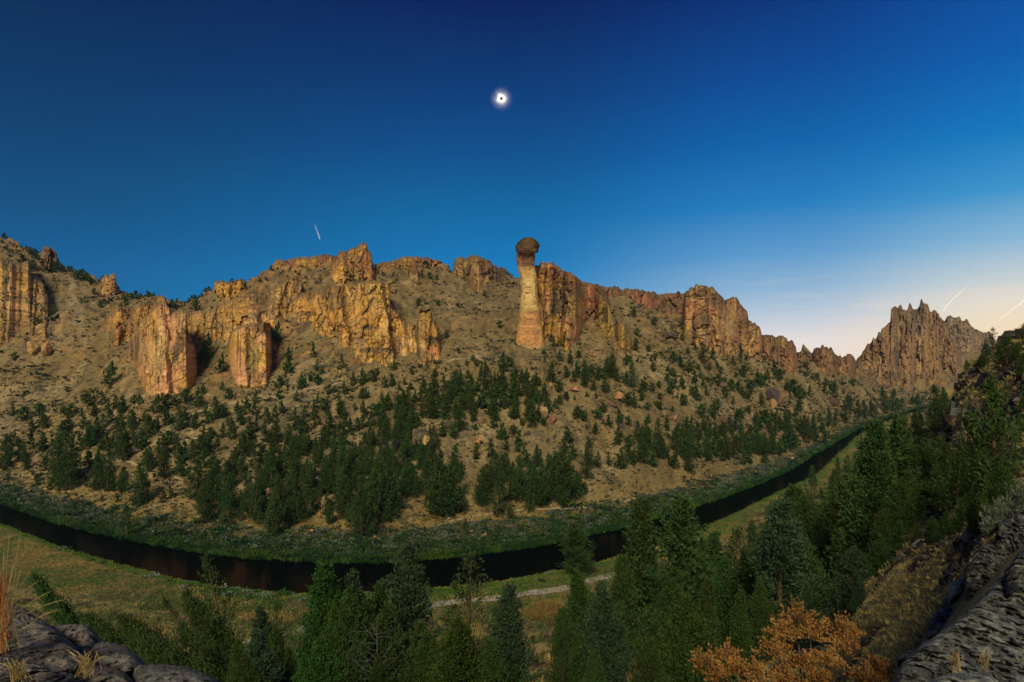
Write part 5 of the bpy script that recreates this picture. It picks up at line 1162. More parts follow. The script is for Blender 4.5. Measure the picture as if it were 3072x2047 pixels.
    k = g < .08 + .3 * np.exp(-(((xs - 2690) / 150) ** 2)) * (ds < 45); Pg = P[k]; dg = ds[k]; n = len(Pg)
    C = np.where((rg.random(n) < .78)[:, None], vary((.34, .265, .10), n, rg), vary((.13, .145, .09), n, rg))
    far = np.clip(dg / 45, .35, 3.0)
    tag(cover('bunch_grass', Pg, C, rg.uniform(.10, .24, n) * far, 10, rg.uniform(.14, .3, n) * far, .45, rg, aspect=.13), kind='stuff')
    tanpatch = np.exp(-(((xs - 2690) / 150) ** 2)) * (ds < 45)
    k = (g > -.02 + .22 * tanpatch) & (rg.random(len(P)) < .8 - .2 * tanpatch); Pr, dr = P[k], ds[k]; n = len(Pr)
    t = rg.random(n)
    C = np.where((t < .7)[:, None], vary((.032, .029, .028), n, rg, .5), np.where((t < .9)[:, None], vary((.09, .09, .085), n, rg, .4), vary((.12, .075, .045), n, rg, .3)))
    boxes_rocks(Pr, np.clip(rg.lognormal(-2.1, .6, n), .05, .5) * np.clip(dr / 44, .3, 3.2), C, rg, 'lava_rubble')
    # scrub under the near trees
    n = 9000
    xs = rg.uniform(-300, 2300, n); ds = np.exp(rg.uniform(math.log(14), math.log(150), n)); P = spots(xs, ds)
    C = np.where((rg.random(n) < .5)[:, None], vary((.05, .075, .03), n, rg), vary((.20, .15, .06), n, rg))
    tag(cover('slope_scrub', P, C, rg.uniform(.25, .7, n) * np.clip(ds / 50, .5, 2), 7, rg.uniform(.3, .7, n) * np.clip(ds / 50, .5, 2), .4, rg, aspect=.3), kind='stuff')
    # tiny trees along the skyline of the left hill and the rims
    V = []; R = []
    pts = []
    def line(x0, x1, step, k=0.0):
        x = x0
        while x < x1:
            x += step * rg.uniform(.4, 1.6)
            dr_ = np.interp(x, _far[:, 0], _far[:, 5]); pts.append((x, dr_ * rg.uniform(.965, 1.0)))
    line(0, 520, 5.5); line(500, 660, 5); line(690, 870, 11); line(1120, 1360, 12); line(1475, 1545, 7); line(1730, 1800, 10); line(2280, 2390, 12)
    P = spots(np.array([p[0] for p in pts]), np.array([p[1] for p in pts])); n = len(P)
    hh = rg.lognormal(1.15, .42, n) * np.interp([p[0] for p in pts], [0, 200, 500, 900], [1.3, 1.2, 1.15, .75])
    i = np.repeat(np.arange(n), 46); zz = rg.uniform(0, 1, len(i))
    o = rg.normal(size=(len(i), 3)) * (.34 * (1 - zz * .8) * hh[i])[:, None]; o[:, 2] = zz * hh[i]
    dn_ = rg.normal(size=o.shape); dn_[:, 2] += .8; dn_ /= np.linalg.norm(dn_, axis=1, keepdims=True)
    v, q = leaf_tris(P[i] + o, dn_, .28 * hh[i], rg, .5)
    tag(mesh_obj('skyline_treeline', v, [q], COVER, col=np.repeat(vary((.035, .055, .02), n, rg)[i], 4, 0)), kind='stuff')


def strip(name, pts, width, mat, far=True, lift=.12, kind='structure', sub=3):
    """path draped on the ground through photo pixels"""
    W = []
    for (x, y) in pts:
        d = far_hit(x, y) if far else hit(x, y)
        if d: W.append((x, d))
    W = np.array(W); t = np.arange(len(W)); tt = np.linspace(0, len(W) - 1, (len(W) - 1) * 12 + 1)
    xs, ds = np.interp(tt, t, W[:, 0]), np.interp(tt, t, W[:, 1])
    k = np.ones(7) / 7; pad = lambda a: np.convolve(np.pad(a, 3, 'edge'), k, 'valid')
    xs, ds = pad(xs), pad(ds)
    X = np.stack([(xs - CX) / F * ds, ds], 1); tg = np.gradient(X, axis=0); tg /= np.linalg.norm(tg, axis=1, keepdims=True)
    nr = np.stack([-tg[:, 1], tg[:, 0]], 1)
    rows = []
    wv = width * (1 + .18 * fbm(tt / 3.0, tt * 0, octv=2, seed=3))
    for s in np.linspace(-.5, .5, sub):
        q = X + nr * (wv * s)[:, None]
        z = ground(q[:, 0] / q[:, 1] * F + CX, q[:, 1]) + lift
        rows.append(np.column_stack([q, z]))
    V = np.concatenate(rows); n = len(tt); i = np.arange(n * sub).reshape(sub, n)
    q = np.stack([i[:-1, :-1], i[:-1, 1:], i[1:, 1:], i[1:, :-1]], -1).reshape(-1, 4)
    o = mesh_obj(name, V, [q], mat, smooth=True)
    return tag(o, kind=kind)


def build_paths():
    dm = plain_mat('trail_dust', (.30, .24, .15), nscale=1.5, var=.25); rm = plain_mat('road_gravel', (.34, .31, .27), nscale=2.0, var=.25)
    strip('trail', [(440, 1262), (485, 1250), (569, 1245), (600, 1235), (659, 1219), (720, 1205), (794, 1197), (824, 1193), (888, 1178), (978, 1159), (1044, 1146), (1090, 1138)], 1.2, dm, lift=.25)
    strip('trail', [(600, 1312), (584, 1319), (546, 1324), (500, 1327), (459, 1328), (472, 1339), (485, 1347), (525, 1373), (548, 1384)], 1.5, dm, lift=.25)
    strip('trail', [(214, 1355), (235, 1365), (255, 1373), (290, 1377), (329, 1379), (362, 1382), (398, 1390), (421, 1404), (459, 1412), (492, 1419), (531, 1437), (551, 1441), (600, 1452)], 1.0, dm, lift=.25)
    strip('trail', [(1320, 1575), (1333, 1570), (1373, 1560), (1409, 1553), (1455, 1545), (1532, 1535), (1583, 1531), (1659, 1527), (1794, 1522), (1860, 1512), (1930, 1490)], 1.2, dm, lift=.22)
    strip('trail', [(1340, 1088), (1379, 1078), (1430, 1073), (1481, 1065), (1530, 1058)], 1.0, dm, lift=.25)
    strip('dirt_road', [(650, 1960), (720, 1935), (852, 1903), (948, 1880), (1100, 1850), (1304, 1814), (1360, 1808), (1456, 1798), (1551, 1786), (1652, 1773), (1729, 1758), (1764, 1743), (1830, 1728), (1900, 1715), (2010, 1708), (2135, 1702), (2200, 1690)], 4.4, rm, far=False, lift=.12, sub=7)


def build_boulders():
    DK, RD, TN, GY, PL = (.075, .06, .05), (.16, .085, .055), (.30, .19, .09), (.20, .19, .165), (.46, .33, .13)
    G = 'boulders scattered on the far slope'
    L = [  # x, y centre, w, h, c1, c2, face with painted light, label
        (1268, 1318, 52, 58, DK, (.16, .12, .07), ((.9, -.5, -.1), PL), 'dark boulder with one bright yellow split face amid pines'),
        (1231, 1336, 18, 28, RD, DK, None, 'small red rock leaning against the dark split boulder'),
        (1620, 1238, 42, 46, TN, (.2, .14, .08), ((.7, -.7, .1), (.36, .25, .12)), 'big tan boulder with flat front face on the open slope'),
        (1656, 1260, 28, 28, (.24, .13, .08), RD, None, 'reddish pyramid boulder just right of the big tan boulder'),
        (1852, 1189, 26, 26, TN, RD, ((.6, -.8, .1), (.42, .22, .1)), 'orange faced block among pines below the low spires'),
        (1722, 1168, 28, 18, (.28, .16, .10), RD, ((.8, -.6, .1), (.42, .22, .13)), 'pinkish low block at the upper edge of the grove'),
        (1652, 1156, 10, 18, (.40, .21, .09), TN, None, 'small upright orange rock inside the grove'),
        (1634, 1180, 16, 18, (.34, .2, .12), RD, None, 'pale rock beside a pine under the small upright orange rock'),
        (1432, 1325, 30, 22, DK, (.3, .17, .08), ((.6, -.8, -.2), (.4, .2, .08)), 'grey topped boulder with orange foot above a pale young pine'),
        (1582, 1301, 20, 16, DK, RD, None, 'lone small dark boulder on bare ground below the big tan boulder'),
        (1302, 1288, 24, 14, (.09, .06, .06), DK, None, 'flat purplish slab uphill of the split boulder'),
        (1345, 1278, 26, 22, DK, (.1, .08, .06), None, 'dark slab between pines uphill of the split boulder'),
        (1445, 1262, 32, 20, DK, TN, None, 'low dark outcrop block half hidden by pines in the grove'),
        (1776, 1062, 24, 20, RD, TN, None, 'boulder with a dark hollow right below the fin'),
        (1535, 1110, 50, 16, (.07, .065, .06), DK, None, 'long dark slab at the top edge of the grove'),
        (965, 1455, 46, 44, GY, (.26, .23, .17), ((-.3, -.8, .5), (.30, .28, .22)), 'tall pale grey boulder wedged between riverside pines'),
        (978, 1508, 44, 42, (.16, .13, .08), DK, ((.2, -1, .1), (.28, .2, .09)), 'brown overhanging rock under the tall pale grey boulder'),
        (1180, 1335, 34, 30, (.13, .14, .14), DK, None, 'bluish grey slab left of the dark split boulder'),
        (400, 1356, 42, 20, (.12, .11, .095), DK, None, 'low grey boulder beside the lower trail'),
        (2330, 1190, 60, 52, (.13, .09, .06), (.2, .13, .075), ((-.7, -.6, .2), (.07, .06, .055)), 'large brown wedge shaped boulder under the east cliffs'),
        (2018, 1252, 26, 22, (.2, .12, .08), DK, ((.6, -.8, 0), (.34, .2, .12)), 'square brown boulder with pinkish side mid slope'),
        (2168, 1262, 24, 22, RD, DK, None, 'reddish boulder behind a tall pine mid slope'),
        (2320, 1210, 18, 26, (.36, .22, .1), TN, None, 'narrow golden rock at the foot of the wedge shaped boulder'),
        (2500, 1205, 34, 24, (.12, .075, .055), DK, None, 'dark reddish boulder above the far riverside grove'),
        (1500, 1058, 26, 12, (.16, .08, .055), DK, None, 'rusty flat boulder just below the tall pillar'),
        (1838, 1010 + 205, 26, 16, RD, DK, None, 'brown stone just below the orange faced block'),
        (2008, 1008, 46, 24, (.1, .075, .065), DK, None, 'long dark rock bed on the bare slope left of the blunt tower'),
        (102, 1046, 28, 40, TN, PL, None, 'leaf shaped golden boulder at the foot of the left ribbed cliff'),
        (136, 1050, 26, 44, (.36, .22, .1), TN, None, 'taller pointed boulder leaning beside the leaf shaped one'),
        (1862, 1278, 20, 16, DK, (.10, .08, .07), None, 'dark boulder under a bare snag on the slope'),
        (1345, 1556, 12, 9, (.36, .24, .14), TN, None, 'small pink rock at the foot of the leaning riverside pines'),
        (1020, 1120, 10, 16, (.40, .22, .13), TN, None, 'tiny upright pink rock by two bushes under the golden cliff'),
        (924, 1276, 10, 9, (.42, .3, .16), TN, None, 'tiny pale rock beside a clump of small pines'),
        (628, 1188, 9, 9, (.5, .36, .2), TN, None, 'tiny bright rock beside the upper trail'),
    ]
    for i, (x, y, w, h, c1, c2, lit, lab) in enumerate(L):
        d = far_hit(x, y + h * .42)
        if not d: continue
        boulder('boulder', lab, 'boulder', x, y, w * 1.12, h * 1.12, d + w / F * d * .2, 300 + i * 3, c1, c2, group=G, lit=lit, cut=.45, res=18 if w < 30 else 26)


build_cover(); build_paths(); build_boulders()
# ------------------------------------------------------------------ foreground rocks and plants
LAVA1, LAVA2, LICH = (.12, .108, .098), (.15, .135, .125), (.36, .37, .33)


def near_mat():
    m = attr_mat('lava_rock', nscale=7, lo=.4, hi=1.7, bump=1.0, bscale=16, dist=.06, rough=.9, spec=.2)
    nt = m.node_tree; L = nt.links.new
    b = nt.nodes['Principled BSDF']; src = b.inputs['Base Color'].links[0].from_socket
    tc = N(nt, 'ShaderNodeTexCoord')
    n = N(nt, 'ShaderNodeTexNoise', Scale=15.0, Detail=6.0, Roughness=.75); L(tc.outputs['Object'], n.inputs['Vector'])
    g = N(nt, 'ShaderNodeMapRange'); g.inputs[1].default_value = .55; g.inputs[2].default_value = .62; g.inputs[4].default_value = .7; L(n.outputs[0], g.inputs[0])
    mx = N(nt, 'ShaderNodeMix', data_type='RGBA'); L(g.outputs[0], mx.inputs[0]); L(src, mx.inputs[6]); mx.inputs[7].default_value = (.32, .35, .32, 1)
    p = N(nt, 'ShaderNodeTexVoronoi', Scale=13.0); L(tc.outputs['Object'], p.inputs['Vector'])
    h = N(nt, 'ShaderNodeMapRange'); h.inputs[1].default_value = .16; h.inputs[2].default_value = .32; h.inputs[3].default_value = .22; h.inputs[4].default_value = 1; L(p.outputs['Distance'], h.inputs[0])
    mu = N(nt, 'ShaderNodeVectorMath', operation='SCALE'); L(mx.outputs[2], mu.inputs[0]); L(h.outputs[0], mu.inputs['Scale'])
    L(mu.outputs[0], b.inputs['Base Color'])
    return m


def slab(name, label, top, bot, d_top, d_bot, seed, c1, c2, mat, thick=.8, edge=.35, grain=(1.0, .35), amp=.05, step=3.0, cat='rock', tilt=.5):
    """a big rock whose outline follows the photo: near at its lower edge, farther at its upper edge"""
    top, bot = sorted(top), sorted(bot)
    x0, x1 = max(top[0][0], bot[0][0]), min(top[-1][0], bot[-1][0])
    xs = np.linspace(x0, x1, max(int((x1 - x0) / step), 10))
    yt = np.interp(xs, [p[0] for p in top], [p[1] for p in top]) + 2.5 * fbm(xs / 16, xs * 0 + seed, octv=3, seed=seed); yb = np.interp(xs, [p[0] for p in bot], [p[1] for p in bot])
    yt = np.minimum(yt, yb - 2)
    nv = max(int((yb - yt).max() / step), 10); v = np.linspace(0, 1, nv)
    X = np.broadcast_to(xs[:, None], (len(xs), nv)); Y = yb[:, None] + (yt - yb)[:, None] * v[None]
    ymin, ymax = yt.min(), yb.max()
    f = (ymax - Y) / (ymax - ymin)
    inv = 1 / d_bot + (1 / d_top - 1 / d_bot) * f
    D = 1 / inv
    e = np.clip(1 - (X - x0) / 60, 0, 1); e2 = np.clip(1 - (x1 - X) / 60, 0, 1)
    tr = np.clip(1 - (Y - yt[:, None]) / 26, 0, 1)
    D = D + edge * ((1 - np.sqrt(1 - e * e)) + (1 - np.sqrt(1 - e2 * e2)) + (1 - np.sqrt(1 - tr * tr)))
    s, z = (X - CX) / F * D, (HY - Y) / F * D
    ca, sa = math.cos(tilt), math.sin(tilt)
    qd = D * .85 + z * .5
    a, b = s * ca + qd * sa, -s * sa + qd * ca
    r = fbm(a / grain[0], b / grain[1], z / .8, 5, seed) * amp * 2.2 + np.abs(fbm(a / grain[0] * 3, b / grain[1] * 3, z, 4, seed + 1)) * amp * 1.3
    wq = fbm(a / .4, b / .4, D, 3, seed + 7) * .8
    f1, f2, rv = cells(a / grain[0] * 1.3 + wq, b / grain[1] * .8 + wq, seed + 2)
    gt = sstep(0, .35, fbm(a / .7, b / .7, z, 2, seed + 8))
    r = r + amp * .6 * (rv - .5) + amp * .9 * gt * (1 - sstep(0, .08, f2 - f1)) + .9 * amp * np.abs(fbm(a / .09, b / .09, z / .1, 4, seed + 9))
    h1, h2, hv = cells(a / .075 + wq, b / .075 + wq, seed + 12); r = r + .02 * (1 - sstep(.12, .4, h1)) * (hv > .5)
    D = D + r
    P = np.stack([(X - CX) / F * D, D, (HY - Y) / F * D], -1)
    t = sstep(-.3, .35, fbm(a * 3.2 / grain[0], b * 3.2 / grain[1], D, 4, seed + 4))[..., None]
    C = (np.asarray(c1) * (1 - t) + np.asarray(c2) * t) * (.8 + .4 * rv)[..., None]
    n, m = X.shape; idx = np.arange(n * m).reshape(n, m)
    q = np.stack([idx[:-1, :-1], idx[1:, :-1], idx[1:, 1:], idx[:-1, 1:]], -1).reshape(-1, 4)
    rim = np.concatenate([idx[:, 0], idx[-1, 1:], idx[::-1, -1][1:], idx[0, ::-1][1:-1]])
    B = P.reshape(-1, 3); Rm = B[rim]; back = Rm + Rm / np.linalg.norm(Rm, axis=1, keepdims=True) * thick; back[:, 2] -= thick * .25
    bi = len(B) + np.arange(len(rim)); nx = np.roll(np.arange(len(rim)), -1)
    side = np.stack([rim, bi, bi[nx], rim[nx]], -1); cap = np.stack([bi, np.full(len(rim), len(B) + len(rim)), bi[nx]], -1)
    V = np.concatenate([B, back, back.mean(0, keepdims=True)]); Cc = C.reshape(-1, 3); Cc = np.concatenate([Cc, Cc[rim], Cc[:1]])
    return tag(mesh_obj(name, V, [q, side, cap], mat, col=np.clip(Cc, .01, .8)), label, cat)


R5 = lambda pts: [(a / 1.9675, 1250 + b / 1.9675) for a, b in pts]
R8 = lambda pts: [(2250 + a / 1.9675, 1250 + b / 1.9675) for a, b in pts]
RA = lambda pts: [(a / 4.518, 1700 + b / 4.518) for a, b in pts]
RB = lambda pts: [(2600 + a / 2.627, 1450 + b / 2.627) for a, b in pts]


def build_near_rocks():
    M = near_mat()
    W = (.23, .195, .17)
    slab('lava_boulder', 'long slanting lava boulder pitted with dark holes, under the dry grass stems', RA([(-320, 560), (0, 560), (120, 500), (330, 560), (420, 640), (600, 740), (680, 800), (850, 930), (1000, 1060), (1100, 1200), (1140, 1310)]), RA([(-320, 1500), (0, 1500), (500, 1450), (900, 1400), (1140, 1330)]), 4.9, 3.3, 401, LAVA1, W, M, amp=.045, grain=(.5, .28), tilt=-.45)
    slab('lava_boulder', 'rounded lava boulder with a dark hollow beneath, second along the ledge', RA([(650, 850), (700, 800), (800, 785), (1000, 780), (1100, 775), (1180, 800), (1280, 880), (1360, 960), (1382, 1010)]), RA([(650, 880), (800, 960), (930, 1060), (1030, 1190), (1150, 1330), (1250, 1200), (1340, 1040), (1382, 1015)]), 4.7, 4.3, 407, LAVA1, W, M, amp=.035, grain=(.4, .3), tilt=-.3, edge=.3)
    slab('lava_boulder', 'egg shaped lava boulder dotted with white lichen along its crest', RA([(1195, 1140), (1240, 1060), (1330, 1020), (1450, 1018), (1600, 1050), (1750, 1120), (1850, 1190), (1940, 1270), (1985, 1330)]), RA([(1195, 1180), (1230, 1300), (1400, 1340), (1560, 1360), (1700, 1420), (1790, 1400), (1900, 1360), (1985, 1338)]), 4.4, 3.9, 409, LAVA1, W, M, amp=.032, grain=(.4, .3), tilt=-.4, edge=.3)
    slab('lava_boulder', 'flat topped lava boulder speckled with pale lichen at the bottom edge, nearest the pines', RA([(1800, 1480), (1830, 1360), (1900, 1335), (2200, 1325), (2500, 1355), (2700, 1420), (2950, 1530), (3000, 1600)]), RA([(1800, 1750), (3000, 1750)]), 3.6, 3.2, 413, LAVA1, (.16, .16, .15), M, amp=.03, grain=(.4, .3), tilt=-.2, edge=.25)
    slab('lava_boulder', 'low brown lava boulder wedged beneath the egg shaped one', RA([(1120, 1380), (1180, 1310), (1400, 1345), (1560, 1370), (1680, 1430), (1790, 1520), (1830, 1600)]), RA([(1120, 1760), (1830, 1760)]), 3.5, 3.1, 417, LAVA1, (.15, .115, .095), M, amp=.03, grain=(.4, .3), tilt=-.3, edge=.2)
    slab('lava_boulder', 'dark jumbled lava boulder filling the bottom corner, tufted with dry grass', RA([(-320, 1270), (100, 1230), (400, 1290), (700, 1380), (900, 1440), (1100, 1500), (1200, 1560)]), RA([(-320, 1800), (1200, 1800)]), 3.3, 2.8, 419, (.06, .056, .058), W, M, amp=.05, grain=(.35, .3), tilt=-.3, edge=.15)
    # right hand ledge
    LB = (.22, .228, .21)
    slab('lava_ledge', 'huge slanting lava slab with grey lichen ridges filling the lower right corner', RB([(160, 1600), (230, 1480), (300, 1390), (420, 1290), (560, 1190), (700, 1080), (850, 950), (950, 850), (1040, 750), (1150, 690), (1300, 600), (1500, 480)]), RB([(160, 1700), (1500, 1700)]), 5.6, 3.0, 431, (.10, .10, .095), LB, M, amp=.06, grain=(.34, .28), tilt=.72, edge=.3, step=3)
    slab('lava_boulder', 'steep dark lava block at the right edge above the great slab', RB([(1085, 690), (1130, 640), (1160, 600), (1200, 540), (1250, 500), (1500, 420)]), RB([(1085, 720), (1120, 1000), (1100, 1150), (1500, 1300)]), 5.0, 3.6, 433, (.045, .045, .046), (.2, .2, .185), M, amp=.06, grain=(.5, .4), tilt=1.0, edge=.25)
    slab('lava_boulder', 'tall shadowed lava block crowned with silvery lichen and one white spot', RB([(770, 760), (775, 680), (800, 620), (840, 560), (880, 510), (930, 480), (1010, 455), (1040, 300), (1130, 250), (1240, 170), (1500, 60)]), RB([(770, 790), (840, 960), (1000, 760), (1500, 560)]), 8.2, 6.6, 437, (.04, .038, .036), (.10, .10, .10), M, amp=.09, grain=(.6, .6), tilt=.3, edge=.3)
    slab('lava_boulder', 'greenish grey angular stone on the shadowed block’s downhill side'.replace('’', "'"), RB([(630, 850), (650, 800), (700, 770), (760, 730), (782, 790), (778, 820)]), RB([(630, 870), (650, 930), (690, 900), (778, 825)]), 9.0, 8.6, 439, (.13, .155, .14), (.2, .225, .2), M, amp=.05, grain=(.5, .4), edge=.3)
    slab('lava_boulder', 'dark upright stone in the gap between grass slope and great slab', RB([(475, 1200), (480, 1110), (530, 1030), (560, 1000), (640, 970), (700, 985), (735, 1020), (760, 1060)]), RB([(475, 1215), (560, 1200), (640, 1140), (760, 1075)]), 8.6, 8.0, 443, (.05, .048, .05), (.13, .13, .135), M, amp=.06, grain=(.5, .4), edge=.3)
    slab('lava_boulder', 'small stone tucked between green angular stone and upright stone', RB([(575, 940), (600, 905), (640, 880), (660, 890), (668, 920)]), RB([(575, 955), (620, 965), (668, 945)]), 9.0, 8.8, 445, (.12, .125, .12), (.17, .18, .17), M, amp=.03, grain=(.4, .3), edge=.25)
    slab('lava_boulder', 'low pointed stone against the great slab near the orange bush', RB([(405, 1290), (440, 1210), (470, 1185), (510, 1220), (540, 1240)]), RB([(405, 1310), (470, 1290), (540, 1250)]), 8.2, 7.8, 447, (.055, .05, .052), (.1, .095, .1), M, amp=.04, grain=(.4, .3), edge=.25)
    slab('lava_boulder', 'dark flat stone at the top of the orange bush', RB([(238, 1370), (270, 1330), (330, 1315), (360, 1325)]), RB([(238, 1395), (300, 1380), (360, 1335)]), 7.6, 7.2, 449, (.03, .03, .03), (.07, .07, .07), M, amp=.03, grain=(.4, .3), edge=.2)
    slab('lava_ledge', 'pale lichen crusted lip of rock along the bottom edge', RB([(430, 1600), (520, 1545), (600, 1510), (700, 1495), (900, 1500), (980, 1500), (1000, 1530), (1060, 1580)]), RB([(430, 1720), (1060, 1720)]), 2.9, 2.6, 451, (.16, .17, .155), (.34, .35, .31), M, amp=.03, grain=(.4, .2), tilt=.2, edge=.15)


def blades(name, base, tips, width, rg, mat, parent=None, curl=.25, heads=True, n=8):
    mb = MB()
    for b, t in zip(base, tips):
        b, t = np.array(b, float), np.array(t, float)
        side = np.array([0, 0, -1.0]) * np.linalg.norm(t - b) * curl * rg.uniform(.2, 1.2)
        u = np.linspace(0, 1, n)[:, None]
        ctrl = (b + t) / 2 + np.array([0, 0, 1]) * np.linalg.norm(t - b) * curl * .6
        p = (1 - u) ** 2 * b + 2 * u * (1 - u) * ctrl + u ** 2 * t
        w = width * (1 - .75 * u[:, 0])
        if heads: w[-3:-1] *= 2.6
        V, q = tube(p, w, 4); mb.add(V, q)
    V, Fq = mb.get()
    return mesh_obj(name, V, Fq, mat, parent=parent)


def build_near_plants():
    rg = np.random.default_rng(17)
    straw = plain_mat('straw', (.27, .21, .09), nscale=20); rust = plain_mat('rust_stem', (.26, .10, .04), nscale=20)
    # tall dry grass at the left edge
    d = 3.6
    root = empty('grass_clump', pt(14, 1880, d)); tag(root, 'tall dry straw grass clump with reddish stems at the left edge, arching over the lava', 'grass clump')
    inv = Matrix.Translation(-root.location)
    tips = [(60, 1585), (66, 1602), (85, 1625), (122, 1740), (88, 1655), (200, 1798), (158, 1772), (184, 1830), (175, 1825), (116, 1828), (28, 1600), (18, 1630), (70, 1800), (10, 1640), (52, 1660), (100, 1700), (130, 1880), (36, 1690), (64, 1712)]
    b = [pt(14 + rg.uniform(-26, 26), 1900 + rg.uniform(-20, 30), d + rg.uniform(-.15, .15)) for _ in tips]
    t = [pt(x, y, d + rg.uniform(-.2, .2)) for x, y in tips]
    o1 = blades('blades', b, t, .0019, rg, straw, root, curl=.22)
    k = 70
    b2 = [pt(8 + rg.uniform(-50, 60), 1905 + rg.uniform(-20, 60), d + rg.uniform(-.2, .2)) for _ in range(k)]
    t2 = [pt(8 + rg.normal(0, 34), 1790 + rg.uniform(-60, 100), d + rg.uniform(-.3, .3)) for _ in range(k)]
    o2 = blades('short_blades', b2, t2, .0016, rg, straw, root, curl=.15, heads=False)
    k = 60
    b3 = [pt(-2 + rg.uniform(-30, 30), 1905 + rg.uniform(-20, 80), d + rg.uniform(-.2, .2)) for _ in range(k)]
    t3 = [pt(2 + rg.normal(0, 12), 1700 + rg.uniform(0, 190), d + rg.uniform(-.2, .2)) for _ in range(k)]
    o3 = blades('seed_stems', b3, t3, .0026, rg, rust, root, curl=.05)
    for o in (o1, o2, o3): o.matrix_parent_inverse = inv
    # little tufts on the rocks
    for cx, cy, w, dd, lab in ((255, 1995, 34, 2.95, 'pale dry grass tuft rooted among the lava boulders, in the middle of the heap'), (48, 2015, 30, 2.8, 'yellowish grass tuft in the bottom corner below the tall straw grass'), (2955, 1985, 14, 3.3, 'thin upright grass sprig on the great lava slab'), (2870, 1990, 20, 3.2, 'short withered grass sprig low on the great lava slab')):
        k = int(w * 1.6)
        b = [pt(cx + rg.normal(0, w * .45), cy + rg.uniform(0, 40), dd) for _ in range(k)]
        t = [pt(cx + rg.normal(0, w * .7), cy - rg.uniform(5, 45), dd + rg.uniform(-.1, .1)) for _ in range(k)]
        tag(blades('grass_tuft', b, t, .0016, rg, straw, None, curl=.2), lab, 'grass tuft')
    # orange shrub
    root = empty('orange_shrub', pt(2420, 2120, 8.4)); tag(root, 'orange leaved bush in autumn colour at the foot of the lava slope', 'shrub')
    inv = Matrix.Translation(-root.location)
    clumps = [(2392, 1862, 62, 8.6), (2340, 1905, 46, 8.4), (2430, 1915, 52, 8.3), (2514, 1890, 50, 8.5), (2550, 1900, 34, 8.7), (2316, 1962, 56, 8.1), (2407, 1995, 52, 8.0), (2534, 1940, 52, 8.2), (2480, 1985, 46, 8.0), (2270, 2035, 56, 7.8), (2360, 2040, 50, 7.7), (2450, 2050, 50, 7.7), (2636, 2012, 46, 8.0), (2590, 2040, 52, 7.8), (2674, 2040, 34, 7.9), (2186, 1965, 38, 8.6), (2115, 1990, 44, 8.6), (2150, 2030, 44, 8.3), (2210, 2010, 36, 8.3)]
    P, Dn, wood = [], [], MB()
    base = np.array(pt(2420, 2150, 8.3))
    for cx, cy, r, dd in clumps:
        c = np.array(pt(cx, cy, dd)); rm = r / F * dd
        low = base + (c - base) * np.array([.35, .35, 0]); low[2] = base[2]
        mid = (low + c) / 2 + rg.normal(0, .06, 3); V, q = tube([low, mid, c], [.022, .014, .006], 5); wood.add(V, q)
        for _ in range(26):
            v = rg.normal(size=3); v[2] = abs(v[2]) * .9 - .15; v /= np.linalg.norm(v)
            e = c + v * rm * rg.uniform(.6, 1.12)
            V, q = tube([c - v * rm * .1, (c + e) / 2 + rg.normal(0, .02, 3), e], [.005, .003, .0015], 4); wood.add(V, q)
            m = 27; u = rg.uniform(.3, 1.15, m)[:, None]
            P.append(c + (e - c) * u + rg.normal(0, rm * .085, (m, 3))); Dn.append(v + np.array([0, 0, .5]) + rg.normal(size=(m, 3)) * .5)
    P = np.concatenate(P); Dn = np.concatenate(Dn); Dn /= np.linalg.norm(Dn, axis=1, keepdims=True)
    V, q = leaf_tris(P, Dn, np.full(len(P), .028), rg, .4)
    V2, f2 = wood.get()
    for o in (mesh_obj('branches', V2, f2, BARK, parent=root), mesh_obj('leaves', V, [q], LEAF_O, parent=root)): o.matrix_parent_inverse = inv
    # silver sage on top of the right hand block
    root = empty('sage_plant', pt(3020, 1540, 8.0)); tag(root, 'silvery green sage plant growing on top of the dark lava block', 'plant')
    inv = Matrix.Translation(-root.location); P, Dn, wood = [], [], MB()
    for cx, cy, r in ((3062, 1490, 44), (3040, 1518, 34), (3010, 1532, 34), (2985, 1548, 32), (2970, 1570, 28), (3100, 1470, 50), (2960, 1592, 22), (2995, 1580, 24)):
        c = np.array(pt(cx, cy + r * .8, 8.0))
        for _ in range(26):
            v = np.array([rg.normal(0, .38), rg.normal(0, .38), 1.0]); v /= np.linalg.norm(v); L_ = r / F * 8.0 * rg.uniform(.9, 1.9)
            e = c + v * L_; V, q = tube([c, (c + e) / 2, e], [.004, .003, .0015], 4); wood.add(V, q)
            m = 34; u = rg.uniform(.1, 1.05, m)[:, None]; P.append(c + (e - c) * u + rg.normal(0, .016, (m, 3))); Dn.append(v * 1.3 + rg.normal(size=(m, 3)) * .4)
    P = np.concatenate(P); Dn = np.concatenate(Dn); Dn /= np.linalg.norm(Dn, axis=1, keepdims=True)
    V, q = leaf_tris(P, Dn, np.full(len(P), .034), rg, .2); V2, f2 = wood.get()
    for o in (mesh_obj('stems', V2, f2, GREYWOOD, parent=root), mesh_obj('leaves', V, [q], SAGE, parent=root)): o.matrix_parent_inverse = inv


